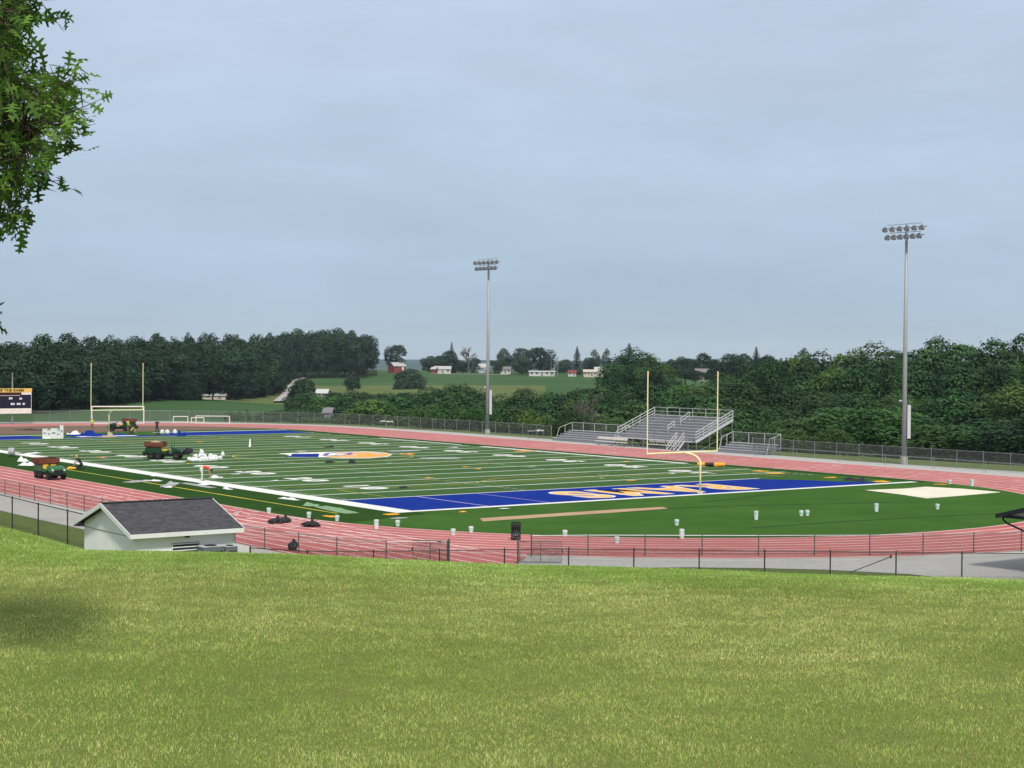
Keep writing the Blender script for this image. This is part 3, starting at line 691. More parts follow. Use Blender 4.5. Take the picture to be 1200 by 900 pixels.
frame_goal((33.3, 139.9), (40.4, 137.4), 2.6, 1.0, 'tall white square goal frame standing behind the far football goal post', r=.09)

# ---------------------------------------------------------------- stadium light poles
def light_pole(loc, H, label, rz, armL, panel):
    t = thing('stadium_light_pole', label, 'light pole', loc, rz, 'stadium light poles behind the far straight')
    mb = MB(); mb.tube([(0, 0, 0), (0, 0, .9)], .36, 14); mb.build('concrete_base', m_conc, t)
    mb = MB(); mb.tube([(0, 0, .8), (0, 0, H*.55), (0, 0, H)], [.245, .20, .13], 14); mb.build('pole', m_pole, t, smooth=True)
    mb = MB(); mb.tube([(0, 0, H-.2), (0, 0, H+.2)], .09, 8); mb.build('pole_cap', m_pole, t)
    for k, z in enumerate((H-.15, H-.95)):
        L_ = armL*(1 if k == 0 else .88)
        mb = MB(); mb.bar((-.15, -L_/2, z), (-.15, L_/2, z), .10, .12); am = mb.build('crossarm', m_pole, t)
        mb = MB(); mb.bar((-.22, -L_*.42, z+.36), (-.22, L_*.42, z+.36), .12, .05); mb.build('visor_rail', m_pole, t)
        n = 6
        for j in range(n):
            y = -L_/2+.3+(L_-.6)*j/(n-1)
            if abs(y) < .1 and n == 7: y += .25
            lamp = MB()
            prof = [(.05, -.22), (.12, -.18), (.17, -.05), (.29, .14), (.31, .20), (.30, .21), (.24, .20)]
            lamp.lathe(prof, (0, 0, 0), 14, 'x')
            o = lamp.build('floodlight', M('lamp housing', (.30, .31, .33), .4, .15, 5, metal=.5), t, smooth=True)
            o.location = (-.45, y, z-.18); o.rotation_euler = (0, math.radians(205), (j-n/2)*.05)
            gl = MB(); gl.lathe([(.25, .205), (.22, .22), (.01, .235)], (0, 0, 0), 14, 'x'); gl.build('lens', M('lamp lens', (.10, .105, .12), .15, .1, 4, spec=.6), o)
            br = MB(); br.bar((0, 0, 0), (.18, 0, .2), .05, .04); br.build('bracket', m_pole, o)
    mb = MB(); mb.box((0, 0, 0), (.22, .26, 3.3)); o = mb.build('control_cabinet', m_box, t); o.location = (.18, -.42, panel); o.rotation_euler = (0, 0, .3)
    mb = MB(); mb.box((-.08, .38, panel+2.05), (.25, .30, .16)); mb.build('bracket_box', m_box, t)
light_pole((68.9, 88.7, -.35), 23.75, 'far stadium light pole behind the middle of the far straight', .12, 4.9, 4.6)
light_pole((67.6, 15.9, -.1), 23.5, 'near stadium light pole at the right, behind the end of the far straight', .05, 5.0, 4.3)

# ---------------------------------------------------------------- bleachers
def bleacher(name, label, loc, L, rows, tread, rise, z0, back_h, stairs=True, aisle=True, siderail=True, deck=False, group=None, chain=False):
    """x = away from the track, y = along it"""
    t = thing(name, label, 'bleachers', loc, 0, group)
    for k in range(rows):
        x = .5+k*tread; z = z0+k*rise
        mb = MB(); mb.box((x+.15, L/2, z+.42), (.27, L-.1, .045)); mb.build('seat_plank', m_alu, t)
        mb = MB(); mb.box((x-.18, L/2, z), (.30, L-.1, .04)); mb.build('foot_plank', m_aluD, t)
        mb = MB(); mb.box((x+.02, L/2, z+.18), (.02, L-.1, .30)); mb.build('riser', m_aluD, t)
    D = .5+rows*tread; ztop = z0+rows*rise
    n = int(L/1.9)
    for i in range(n+1):
        y = .08+(L-.16)*i/n; mb = MB()
        mb.bar((0.2, y, z0-.08), (D, y, ztop-.12), .07, .10)
        for x in ([.3, D*.4, D*.7, D] if rows > 5 else [.3, D]): mb.bar((x, y, -.5), (x, y, z0-.08+(ztop-z0-.04)*max(0, (x-.2))/(D-.2)), .06)
        mb.bar((.3, y, .02), (D, y, ztop*.6), .045); mb.build('frame', m_aluD, t)
    if deck:
        mb = MB(); mb.box((-.45, L/2, z0-.02), (1.1, L, .05)); mb.build('walkway', m_alu, t)
        mb = MB()
        for i in range(n+1):
            y = .08+(L-.16)*i/n; mb.bar((-.95, y, -.5), (-.95, y, z0), .06); mb.bar((-.95, y, z0), (-.95, y, z0+.55), .04)
            if i < n: mb.bar((-.95, y, .05), (-.95, y+(L-.16)/n, z0-.1), .035)
        mb.build('walkway_posts', m_aluD, t)
        mb = MB(); mb.tube([(-.95, .08, z0+.55), (-.95, L*.80, z0+.55)], .03, 6); mb.tube([(-.95, .08, z0+.28), (-.95, L*.80, z0+.28)], .022, 6); mb.build('front_rail', m_alu, t)
    nb = max(2, int(L/2.0))
    for i in range(nb+1):
        y = .05+(L-.1)*i/nb; mb = MB(); mb.bar((D+.05, y, ztop-.3), (D+.05, y, ztop+back_h), .05); mb.build('back_rail_post', m_alu, t)
    for h in ((back_h, back_h*.55, .15) if siderail else (back_h, .2)):
        mb = MB(); mb.tube([(D+.05, .05, ztop+h), (D+.05, L-.05, ztop+h)], .03, 6); mb.build('back_rail', m_alu, t)
    if chain:
        mb = MB(); mb.poly([(D+.06, .05, ztop), (D+.06, L-.05, ztop), (D+.06, L-.05, ztop+back_h), (D+.06, .05, ztop+back_h)]); o = mb.build('back_chain_link', m_chainB, t); add_uv(o, lambda c, p: (c.y, c.z))
        for y in (.03, L-.03):
            mb = MB(); mb.tube([(D+.05, y, ztop+back_h), (D*.45, y, z0+rows*rise*.45+back_h), (D*.3, y, z0+.2)], .03, 6); mb.tube([(D*.7, y, ztop*.6), (D*.7, y, z0+rows*rise*.7+back_h)], .03, 6); mb.build('side_rail', m_alu, t)
    if siderail:
        for y in (0, L):
            for h in (1.02, .68, .34):
                mb = MB(); mb.bar((.1, y, z0+h+.05), (D+.05, y, ztop+h), .05, .08 if h != .68 else .06); mb.build('side_rail', m_alu, t)
            for i in range(6):
                x = .15+(D-.1)*i/5; zz = z0+(ztop-z0)*(x-.1)/(D-.05); mb = MB(); mb.bar((x, y, zz-.1), (x, y, zz+1.05), .045); mb.build('side_rail_post', m_alu, t)
        mb = MB(); mb.bar((.1, -.03, z0-.02), (D, -.03, ztop-.05), .04, .32); mb.build('side_stringer', m_alu, t)
    if aisle:
        for (xa, xb) in ((.28, .46), (.62, .86)):
            y = L*.47
            mb = MB(); A = (D*xa, y, z0+(ztop-z0)*xa); B = (D*xb, y, z0+(ztop-z0)*xb)
            for hh in (1.0, .62): mb.tube([(A[0], y, A[2]+hh-.15), (B[0], y, B[2]+hh)], .034, 6)
            for q in (A, B): mb.tube([(q[0], y, q[2]), (q[0], y, q[2]+.95)], .034, 6)
            mb.build('aisle_handrail', m_alu, t)
    if stairs:
        ys = L*.10; mb = MB(); ns = 6
        for i in range(ns): mb.box((-2.3+i*.26, ys, -.3+(z0+.28)*(i+.8)/ns), (.28, 1.1, .04))
        mb.build('stair_treads', m_aluD, t)
        for s in (-.6, .6):
            mb = MB(); mb.bar((-2.5, ys+s, -.3), (-.95, ys+s, z0), .05, .2); mb.build('stair_stringer', m_alu, t)
            mb = MB()
            for h in (1.0, .6): mb.bar((-2.5, ys+s, -.3+h), (-.95, ys+s, z0+h), .07)
            for x, z in ((-2.5, -.3), (-1.7, .25), (-.95, z0)): mb.bar((x, ys+s, z), (x, ys+s, z+1.0), .05)
            mb.build('stair_rail', m_alu, t)
bleacher('main_bleachers', 'large aluminium bleachers with sloping side rails behind the far straight', (65.4, 43.7, -.25), 13.5, 8, .66, .30, 1.25, 1.05, deck=True)
bleacher('small_bleachers', 'low five row aluminium bleachers left of the large ones', (64.9, 58.6, -.3), 11.2, 5, .62, .22, .25, 1.15, stairs=False, aisle=False, siderail=False, chain=True)
bleacher('small_bleachers', 'low aluminium bleachers right of the large ones', (65.6, 33.6, -.3), 7.4, 4, .62, .22, .25, 1.35, stairs=False, aisle=False, siderail=False, chain=True)
def bench(p, label, L=4.6):
    t = thing('team_bench', label, 'bench', (p[0], p[1], .01), PI/2, 'white benches in front of the bleachers')
    mb = MB(); mb.box((0, 0, .46), (L, .38, .05)); mb.build('seat', m_goalw, t)
    mb = MB(); mb.box((0, -.22, .85), (L, .05, .28)); mb.build('backrest', m_goalw, t)
    for x in (-L*.42, 0, L*.42):
        mb = MB(); mb.bar((x, .16, 0), (x, .16, .45), .05); mb.bar((x, -.16, 0), (x, -.22, .95), .05); mb.bar((x, -.25, .02), (x, .25, .02), .05); mb.build('leg', m_galv, t)
bench(gp(716, 522.5), 'white bench in front of the left end of the large bleachers', 5.4); bench(gp(778, 526.5), 'white bench in front of the middle of the large bleachers', 5.6)

# ---------------------------------------------------------------- scoreboard
def scoreboard():
    t = thing('scoreboard', 'navy football scoreboard with a gold name band beyond the far bend', 'scoreboard', (17.9, 145.4, -.2))
    Wd = 8.2; z0 = 1.75
    mb = MB(); mb.box((Wd/2, 0, z0+1.95), (Wd, .3, 2.35)); mb.build('panel', m_navy, t)
    mb = MB(); mb.box((Wd/2, -.02, z0+.38), (Wd, .34, .76)); mb.build('bottom_panel', m_goalw, t)
    mb = MB(); mb.box((Wd/2, -.02, z0+3.42), (Wd+.1, .36, .58)); b = mb.build('name_band', m_sbgold, t)
    text_mesh('lettering', 'HOME OF THE RAMS', .52, m_black, (Wd/2, -.225, 0), 0, z0+3.41, xs=1.22, off=.016, rx=PI/2, parent=b)
    mb = MB(); mb.box((Wd*.5-.62, -.165, z0+2.93), (Wd*.78, .03, .36)); m1 = mb.build('message_strip', m_maroon, t)
    mb = MB(); mb.box((Wd-.78, -.17, z0+2.95), (1.45, .04, .34)); mb.build('sponsor_strip', m_goalw, t)
    mb = MB(); mb.bar((0, -.17, z0+2.66), (Wd-1.7, -.17, z0+2.66), .03, .05)
    mb.bar((Wd-.02, -.17, z0+.8), (Wd-.02, -.17, z0+3.1), .05); mb.bar((.02, -.17, z0+.8), (.02, -.17, z0+3.1), .05); mb.build('trim', m_goalw, t)
    mb = MB()
    for (x, z, w) in ((Wd-3.1, 2.25, .55), (Wd-1.6, 2.2, .42), (Wd-2.8, 1.42, .62), (Wd-1.9, 1.42, .6), (Wd-1.15, 1.42, .35), (1.2, 2.1, .8), (3.2, 2.2, .6), (2.2, 1.4, .6)):
        mb.box((x-w/4, -.165, z0+z-.0), (w*.42, .03, .30)); mb.box((x+w/4, -.165, z0+z), (w*.38, .03, .27))
    mb.build('digits', m_led, t)
    for x in (5.5, 2.7):
        mb = MB(); mb.tube([(x, .3, -.2), (x, .3, 6.0), (x, .3, 7.8 if x > 4 else 6.1)], [.13, .13, .07], 8); mb.build('post', m_galv, t)
scoreboard()
# ---------------------------------------------------------------- topdresser vehicles
def wheel(parent, x, y, r, w):
    mb = MB(); mb.lathe([(r*.55, -w/2), (r*.92, -w/2), (r, -w*.36), (r, w*.36), (r*.92, w/2), (r*.55, w/2)], (0, 0, 0), 20, 'y')
    o = mb.build('wheel', m_rubber, parent, smooth=False); o.location = (x, y, r)
    mb = MB(); mb.lathe([(r*.56, -w*.42), (r*.5, -w*.2), (.06, -w*.2), (.05, -w*.5)], (0, 0, 0), 16, 'y') if y < 0 else mb.lathe([(r*.56, w*.42), (r*.5, w*.2), (.06, w*.2), (.05, w*.5)], (0, 0, 0), 16, 'y')
    mb.build('rim', m_wheelY, o)
def utility_vehicle(loc, rz, label, load=True, canopy=False, green=None):
    g = green or m_greencar
    t = thing('utility_vehicle', label, 'utility vehicle', loc, rz, 'green utility vehicles spreading infill')
    mb = MB(); mb.box((0, 0, .48), (2.9, .95, .14)); mb.bar((-1.4, 0, .35), (1.4, 0, .35), .5, .1); mb.build('chassis', m_black, t)
    mb = MB()
    mb.prism([(.55, .50), (1.55, .50), (1.60, .78), (1.50, .98), (.95, 1.10), (.55, 1.12)], 'y', -.62, .62); o = mb.build('hood', g, t, bevel=.05)
    gr = MB(); gr.box((1.585, 0, .72), (.05, .72, .20)); gr.build('grille', m_black, o)
    mb = MB(); mb.box((1.62, 0, .50), (.10, 1.1, .16)); mb.build('bumper', m_black, t)
    for s in (-1, 1):
        h = MB(); h.lathe([(.085, 0), (.08, .03), (.01, .04)], (1.56, s*.48, .80), 10, 'x'); h.build('headlight', m_led, t)
        f = MB(); f.prism([(.72, .55), (.72, .82), (.95, .92), (1.3, .90), (1.52, .78), (1.52, .62), (1.42, .70), (1.1, .80), (.85, .70)], 'y', s*.60, s*.76); f.build('fender', g, t, bevel=.02)
    mb = MB(); mb.box((.2, 0, .56), (.75, 1.25, .06)); mb.build('floor_pan', m_black, t)
    for s in (-.32, .32):
        mb = MB(); mb.box((-.16, s, .86), (.44, .50, .12)); mb.box((-.38, s, 1.12), (.12, .48, .46)); mb.build('seat', m_wheelY, t, bevel=.04)
    mb = MB(); mb.box((-.18, 0, .68), (.5, 1.2, .24)); mb.build('seat_base', g, t)
    mb = MB(); mb.tube([(.62, .32, 1.02), (.36, .32, 1.22)], .025, 6); mb.tube([(.36+.17*math.cos(a)*.5, .32+.17*math.sin(a), 1.22+.17*math.cos(a)*.85) for a in np.linspace(0, 2*PI, 13)], .018, 6); mb.build('steering_wheel', m_black, t)
    mb = MB(); mb.tube([(-.5, -.6, .6), (-.5, -.6, 1.72), (-.5, .6, 1.72), (-.5, .6, .6)], .03, 6); mb.build('roll_bar', m_black, t)
    mb = MB(); mb.box((-1.2, 0, .86), (1.55, 1.36, .52)); mb.box((-2.0, 0, .80), (.10, 1.3, .40)); mb.build('cargo_bed', g, t, bevel=.02)
    # hopper: wide mouth, narrow bottom
    a, b_, z0, z1 = (.70, .60), (.92, .80), 1.10, 1.64
    cx = -1.15; mb = MB()
    lo = [(cx-a[0], -a[1], z0), (cx+a[0], -a[1], z0), (cx+a[0], a[1], z0), (cx-a[0], a[1], z0)]; mid = [(cx-b_[0], -b_[1], z0+.16), (cx+b_[0], -b_[1], z0+.16), (cx+b_[0], b_[1], z0+.16), (cx-b_[0], b_[1], z0+.16)]
    hi = [(p[0], p[1], z1) for p in mid]; ins = [(cx+(p[0]-cx)*.96, p[1]*.96, z1) for p in mid]; ib = [(cx+(p[0]-cx)*.94, p[1]*.94, z1-.25) for p in mid]
    mb.add(lo+mid+hi+ins+ib, [(3, 2, 1, 0)]+[(i, (i+1) % 4, 4+(i+1) % 4, 4+i) for i in range(4)]+[(4+i, 4+(i+1) % 4, 8+(i+1) % 4, 8+i) for i in range(4)]+[(8+i, 8+(i+1) % 4, 12+(i+1) % 4, 12+i) for i in range(4)]+[(12+i, 12+(i+1) % 4, 16+(i+1) % 4, 16+i) for i in range(4)])
    hp = mb.build('hopper', m_rust, t)
    mb = MB()
    for k in range(5): x = cx-b_[0]+.1+k*(2*b_[0]-.2)/4; mb.bar((x, -b_[1]-.02, z0+.16), (x, -b_[1]-.02, z1), .05, .03); mb.bar((x, b_[1]+.02, z0+.16), (x, b_[1]+.02, z1), .05, .03)
    mb.tube([(p[0], p[1], z1) for p in mid]+[(mid[0][0], mid[0][1], z1)], .03, 6); mb.build('rib', m_rust, hp)
    if load:
        mb = MB(); n = 8; vs = []; fs = []
        for i in range(n+1):
            for j in range(n+1):
                x = cx-.86+1.72*i/n; y = -.74+1.48*j/n; e = (1-abs(2*i/n-1)**2)*(1-abs(2*j/n-1)**2)
                vs.append((x, y, z1-.18+.30*e+.05*mnoise.noise(Vector((x*3, y*3, 0)))))
        for i in range(n):
            for j in range(n): q = i*(n+1)+j; fs.append((q, q+n+1, q+n+2, q+1))
        mb.add(vs, fs); mb.build('sand_load', m_sand, hp, smooth=True)
    mb = MB(); mb.lathe([(.20, -.6), (.22, -.55), (.22, .55), (.20, .6)], (-2.12, 0, .55), 12, 'y'); mb.build('spreader_roller', m_black, t)
    for (x, y, r, w) in ((1.05, -.60, .33, .26), (1.05, .60, .33, .26), (-.75, -.62, .33, .30), (-.75, .62, .33, .30), (-1.45, -.62, .33, .30), (-1.45, .62, .33, .30)): wheel(t, x, y, r, w)
    return t
YAWR = math.atan2(RH[1], RH[0])      # facing screen right
p = gp(60, 561.5); utility_vehicle((p[0], p[1], .02), YAWR-.92, 'green utility vehicle with rusty brown hopper parked on the red track', load=False)
p = gp(196, 538.5); v2 = utility_vehicle((p[0], p[1], .05), YAWR-.05, 'dark green utility vehicle with a heaped brown hopper on the field turf', green=m_dkgreen)
mb = MB(); mb.lathe([(.10, -.55), (.34, -.5), (.34, .5), (.10, .55)], (2.1, 0, .80), 12, 'y'); mb.bar((1.6, 0, .6), (2.15, 0, .85), .2, .1); mb.build('front_brush', m_black, v2)
mb = MB(); mb.tube([(.6, .5, 1.1), (.55, .5, 1.9), (.55, -.5, 1.9), (.6, -.5, 1.1)], .025, 6); mb.build('windscreen_frame', m_greencar, v2)
p = gp(141, 505.5); utility_vehicle((p[0], p[1], .03), YAWR+PI+.15, 'utility vehicle with brown hopper behind the far goal post', load=False, green=m_dkgreen)

# ---------------------------------------------------------------- people
def person(label, loc, rz, pose, shirt, pants, hat=None, group=None, H=1.0, short=True):
    P = {}
    if pose == 'stand':
        P = dict(pel=(0, 0, .93), sp=(.0, 0, 1.15), ch=(0, 0, 1.38), nk=(.01, 0, 1.50), hb=(.02, 0, 1.57), ht=(.03, 0, 1.72))
        hips = [(0, s*.10, .90) for s in (1, -1)]; kn = [(.03, s*.12, .50) for s in (1, -1)]; an = [(-.02, s*.13, .09) for s in (1, -1)]; toe = [(.15, s*.15, .035) for s in (1, -1)]
        sh = [(0, s*.19, 1.42) for s in (1, -1)]; el = [(.02, s*.27, 1.14), (.05, s*.30, 1.14)] if 0 else [(.02, .27, 1.14), (.06, -.27, 1.15)]; wr = [(.16, .28, .92), (.26, -.20, 1.04)]
    elif pose == 'bend':
        P = dict(pel=(-.22, 0, .88), sp=(.0, 0, .96), ch=(.24, 0, .92), nk=(.36, 0, .86), hb=(.42, 0, .82), ht=(.54, 0, .74))
        hips = [(-.22, s*.10, .84) for s in (1, -1)]; kn = [(-.10, .15, .47), (-.14, -.15, .47)]; an = [(-.16, s*.18, .09) for s in (1, -1)]; toe = [(.01, s*.2, .035) for s in (1, -1)]
        sh = [(.27, s*.18, .90) for s in (1, -1)]; el = [(.36, .22, .62), (.34, -.22, .62)]; wr = [(.44, .16, .36), (.42, -.16, .36)]
    else:   # kneel
        P = dict(pel=(-.12, 0, .42), sp=(.02, 0, .62), ch=(.16, 0, .80), nk=(.24, 0, .89), hb=(.29, 0, .94), ht=(.38, 0, 1.05))
        hips = [(-.12, s*.11, .40) for s in (1, -1)]; kn = [(.26, .16, .10), (.24, -.16, .10)]; an = [(-.20, s*.16, .09) for s in (1, -1)]; toe = [(-.36, s*.16, .05) for s in (1, -1)]
        sh = [(.16, s*.19, .83) for s in (1, -1)]; el = [(.34, .24, .58), (.36, -.22, .58)]; wr = [(.52, .16, .36), (.55, -.10, .36)]
    J = []; E = []; Rr = []; reg = []
    def add(p, r, parent, g):
        J.append(p); Rr.append(r); reg.append(g)
        if parent is not None: E.append((parent, len(J)-1))
        return len(J)-1
    pel = add(P['pel'], (.155, .12), None, 1); sp = add(P['sp'], (.14, .105), pel, 0); ch = add(P['ch'], (.165, .12), sp, 0); nk = add(P['nk'], (.058, .058), ch, 2); hb = add(P['hb'], (.075, .08), nk, 2)
    hc = tuple((Vector(P['hb'])*.45+Vector(P['ht'])*.55)); hm = add(hc, (.085, .10), hb, 2); ht = add(P['ht'], (.06, .07), hm, 2)
    for i, s in enumerate((1, -1)):
        h = add(hips[i], (.095, .095), pel, 1); k = add(kn[i], (.062, .062), h, 1); a = add(an[i], (.042, .042), k, 1); add(toe[i], (.045, .032), a, 3)
        b = add(sh[i], (.062, .062), ch, 0); e = add(el[i], (.045, .045), b, 0 if not short else 2); w = add(wr[i], (.028, .028), e, 2)
        d = (Vector(wr[i])-Vector(el[i])).normalized(); side = Vector((0, -s, 0)); pm = Vector(wr[i])+d*.06; pmi = add(tuple(pm), (.036, .018), w, 2)
        up = d.cross(side).normalized()
        for q, (off, ln) in enumerate(((-.027, .062), (-.009, .075), (.009, .07), (.027, .055))):
            k1 = pm+up*off+d*.045; f1 = add(tuple(k1), (.009, .009), pmi, 2); f2 = add(tuple(k1+d*ln*.6+side*.008), (.008, .008), f1, 2); add(tuple(k1+d*ln*.9+side*.028), (.007, .007), f2, 2)
        tb = Vector(wr[i])+d*.025-up*.035+side*.01; t1 = add(tuple(tb), (.010, .010), w, 2); add(tuple(tb+d*.045-up*.015+side*.01), (.009, .009), t1, 2)
    me = bpy.data.meshes.new('person'); me.from_pydata([tuple(c*H for c in j) for j in J], E, []); o = bpy.data.objects.new('person', me); C.objects.link(o)
    md = o.modifiers.new('skin', 'SKIN'); md.use_smooth_shade = True
    for i, v in enumerate(me.skin_vertices[0].data): v.radius = (Rr[i][0]*H, Rr[i][1]*H); v.use_root = (i == 0)
    sb = o.modifiers.new('sub', 'SUBSURF'); sb.levels = 1; sb.render_levels = 1
    dg = bpy.context.evaluated_depsgraph_get(); dg.update(); nm = bpy.data.meshes.new_from_object(o.evaluated_get(dg)); o.modifiers.clear(); o.data = nm; bpy.data.meshes.remove(me); nm.name = 'person'
    nm.materials.clear()
    for m in (shirt, pants, m_skin, m_black): nm.materials.append(m)
    A = [Vector(j)*H for j in J]
    for pl in nm.polygons:
        c = pl.center; best = 9; g = 0
        for (a, b) in E:
            pa, pb = A[a], A[b]; ab = pb-pa; tt = max(0, min(1, (c-pa).dot(ab)/max(ab.length_squared, 1e-9))); dd = (pa+ab*tt-c).length
            if dd < best: best = dd; g = reg[b] if tt > .35 else reg[a]
        pl.material_index = g
    nm.shade_smooth()
    o.location = loc; o.rotation_euler = (0, 0, rz); tag(o, label, 'person', group)
    hd = Vector(hc)*H; ax = (Vector(P['ht'])-Vector(P['hb'])).normalized(); fwd = Vector((1, 0, 0)); fwd = (fwd-ax*fwd.dot(ax)); fwd = fwd.normalized() if fwd.length > .1 else Vector((0, 0, -1)); sd = ax.cross(fwd)
    # nose, ears, eyes, hair / hat
    mb = MB()
    vs, fs = [], []
    for i in range(7):
        th = i/6*PI*.62
        for k in range(14):
            ph = 2*PI*k/14; q = hd+ax*.02+(ax*math.cos(th)*.118+(fwd*math.cos(ph)*1.12+sd*math.sin(ph)*.92)*math.sin(th)*.098-(fwd*.018))*H
            vs.append(q)
    for i in range(6):
        for k in range(14): fs.append((i*14+k, i*14+(k+1) % 14, (i+1)*14+(k+1) % 14, (i+1)*14+k))
    keep = [f for f in fs if not (((Vector(vs[f[0]])-hd).dot(fwd) > .05*H) and ((Vector(vs[f[0]])-hd).dot(ax) < .05*H))]
    mb.add(vs, keep); mb.build('hat' if hat else 'hair', hat or m_hair, o, smooth=True)
    mb = MB(); q = hd+fwd*.10*H; mb.add([q+ax*.03*H, q-ax*.02*H+sd*.016*H, q-ax*.02*H-sd*.016*H, q+fwd*.028*H-ax*.012*H], [(0, 1, 3), (0, 3, 2), (1, 2, 3)]); mb.build('nose', m_skin, o)
    for s in (-1, 1):
        mb = MB(); mb.lathe([(.002, 0), (.009, .003), (.002, .008)], tuple(hd+fwd*.098*H+sd*s*.034*H+ax*.02*H), 8, 'x'); mb.build('eye', m_black, o)
        mb = MB(); c = hd+sd*s*.088*H; mb.add([c+ax*.03, c+fwd*.02, c-ax*.03, c-fwd*.02+ax*.01, c+sd*s*.018], [(0, 1, 4), (1, 2, 4), (2, 3, 4), (3, 0, 4)]); mb.build('ear', m_skin, o)
    mb = MB(); c = hd+fwd*.096*H-ax*.05*H; mb.add([c+sd*.025, c-sd*.025, c-sd*.02-ax*.008+fwd*.006, c+sd*.02-ax*.008+fwd*.006], [(0, 1, 2, 3)]); mb.build('mouth', M('lips', (.25, .09, .08), .5), o)
    if hat:
        mb = MB(); c = hd+ax*.045+fwd*.09; mb.add([c+sd*.075-fwd*.02, c-sd*.075-fwd*.02, c-sd*.06+fwd*.075-ax*.01, c+sd*.06+fwd*.075-ax*.01, c+sd*.075-fwd*.02-ax*.012, c-sd*.075-fwd*.02-ax*.012, c-sd*.06+fwd*.075-ax*.02, c+sd*.06+fwd*.075-ax*.02], [(0, 1, 2, 3), (7, 6, 5, 4), (0, 3, 7, 4), (1, 5, 6, 2), (2, 6, 7, 3)]); mb.build('cap_brim', hat, o)
    return o
def at(px, py, z=.05): q = gp(px, py); return (q[0], q[1], z)
person('person in an orange shirt and pale shorts bending over the wide white sideline', at(239, 564), YAWR+.35, 'bend', m_orange, M('pale shorts', (.6, .6, .56), .8), H=1.18)
person('person in a lime safety shirt standing left of the far goal post', at(108, 505.5), YAWR-1.8, 'stand', m_hiviz, m_khaki, hat=m_bucket, H=1.0)
person('person in a lime safety shirt standing beside the far vehicle, behind the kneeling one', at(150, 508), YAWR-.4, 'stand', m_hiviz, m_khaki, H=1.04)
person('person in a lime safety shirt kneeling on the blue turf at the far end zone', at(154, 510), YAWR-.1, 'kneel', m_hiviz, m_jean, H=1.05)
person('person in dark clothes standing with a broom at the far end zone', at(184, 509.5), YAWR-1.4, 'stand', m_dark, m_jean, H=1.1)
person('person in dark clothes and a yellow cap kneeling beside the near sideline', at(94, 550.5), YAWR+2.9, 'kneel', m_dark, m_jean, hat=m_wheelY, H=1.1)
p = gp(186, 509.5); t = thing('broom', 'long handled broom held by the person in dark clothes', 'broom', (p[0], p[1], .05))
mb = MB(); mb.tube([(0, 0, .08), (-.12, .05, 1.5)], .02, 6); mb.build('handle', m_rust, t); mb = MB(); mb.box((0, 0, .05), (.6, .14, .1)); mb.build('brush', m_black, t)

# ---------------------------------------------------------------- buckets, bags, cloths and turf scraps
def bucket_proto(stack=1):
    t = thing('bucket', 'x', 'bucket')
    for k in range(stack):
        z = k*.22
        mb = MB(); mb.lathe([(.125, z), (.15, z+.37), (.158, z+.375), (.158, z+.39), (.142, z+.39), (.120, z+.02)], (0, 0, 0), 16); mb.build('pail', m_bucket, t)
        mb = MB(); mb.lathe([(.162, z+.30), (.166, z+.31), (.166, z+.325), (.162, z+.33)], (0, 0, 0), 16); mb.build('rim_band', m_bucket, t)
    mb = MB(); mb.tube([(.16*math.cos(a), .17*math.sin(a)*.5-.02, stack*.22-.22+.30-.12*abs(math.sin(a))) for a in np.linspace(PI, 2*PI, 9)], .006, 4); mb.build('handle', m_galv, t)
    mb = MB(); mb.lathe([(.152, stack*.22-.22+.15), (.156, stack*.22-.22+.17), (.162, stack*.22-.22+.27), (.158, stack*.22-.22+.29)], (0, 0, 0), 16); mb.build('label', M('green pail label', (.42, .66, .56), .5, .1, 3), t)
    return t
BK = [(315, 602, 1, 'white bucket at the track edge, nearest the white hut'), (362, 607, 1, 'white bucket at the track edge, second from the hut'),
      (395, 611, 1, 'white bucket at the track edge below the yellow turf line end'), (441, 620.5, 2, 'stack of two white buckets on the track, left of the gate'),
      (466, 617, 1, 'white bucket at the turf edge above the two gate leaves'), (531, 627.5, 1, 'white bucket on the inner lane left of the black bin'),
      (552, 624.5, 1, 'white bucket at the turf edge left of the black bin'), (662, 629, 1, 'white bucket behind the near fence just right of the open gate'),
      (723, 637, 1, 'white bucket on the track lanes behind a fence post'), (799, 632, 2, 'two stacked white buckets at the inner track edge below the goal post'),
      (793, 616, 1, 'white bucket alone on the green turf below the goal post'), (886, 609.5, 2, 'two stacked white buckets on the green turf, right of the goal post'),
      (939, 605, 1, 'left one of two white buckets side by side on the turf'), (946, 604.6, 1, 'right one of two white buckets side by side on the turf'),
      (1027, 600, 2, 'two stacked white buckets on the turf below the cream mat'), (1098.5, 597, 1, 'white bucket farthest right on the green turf'),
      (1113, 567.5, 1, 'short white pail on the far straight behind the cream mat'), (1139, 570, 2, 'tall stack of white pails on the far straight right of the cream mat'), ]
B1 = bucket_proto(1); B2 = bucket_proto(2); u1 = u2 = False
for px, py, n, lab in BK:
    q = gp(px, py); sc_ = .90
    if n == 1:
        o = dup(B1, (q[0], q[1], .025), rng.uniform(0, 6), lab, 'white buckets left around the turf', (sc_, sc_, sc_))
    else: o = dup(B2, (q[0], q[1], .025), rng.uniform(0, 6), lab, 'white buckets left around the turf', (sc_, sc_, sc_))
for b in (B1, B2):
    for c in list(b.children): bpy.data.objects.remove(c)
    bpy.data.objects.remove(b)

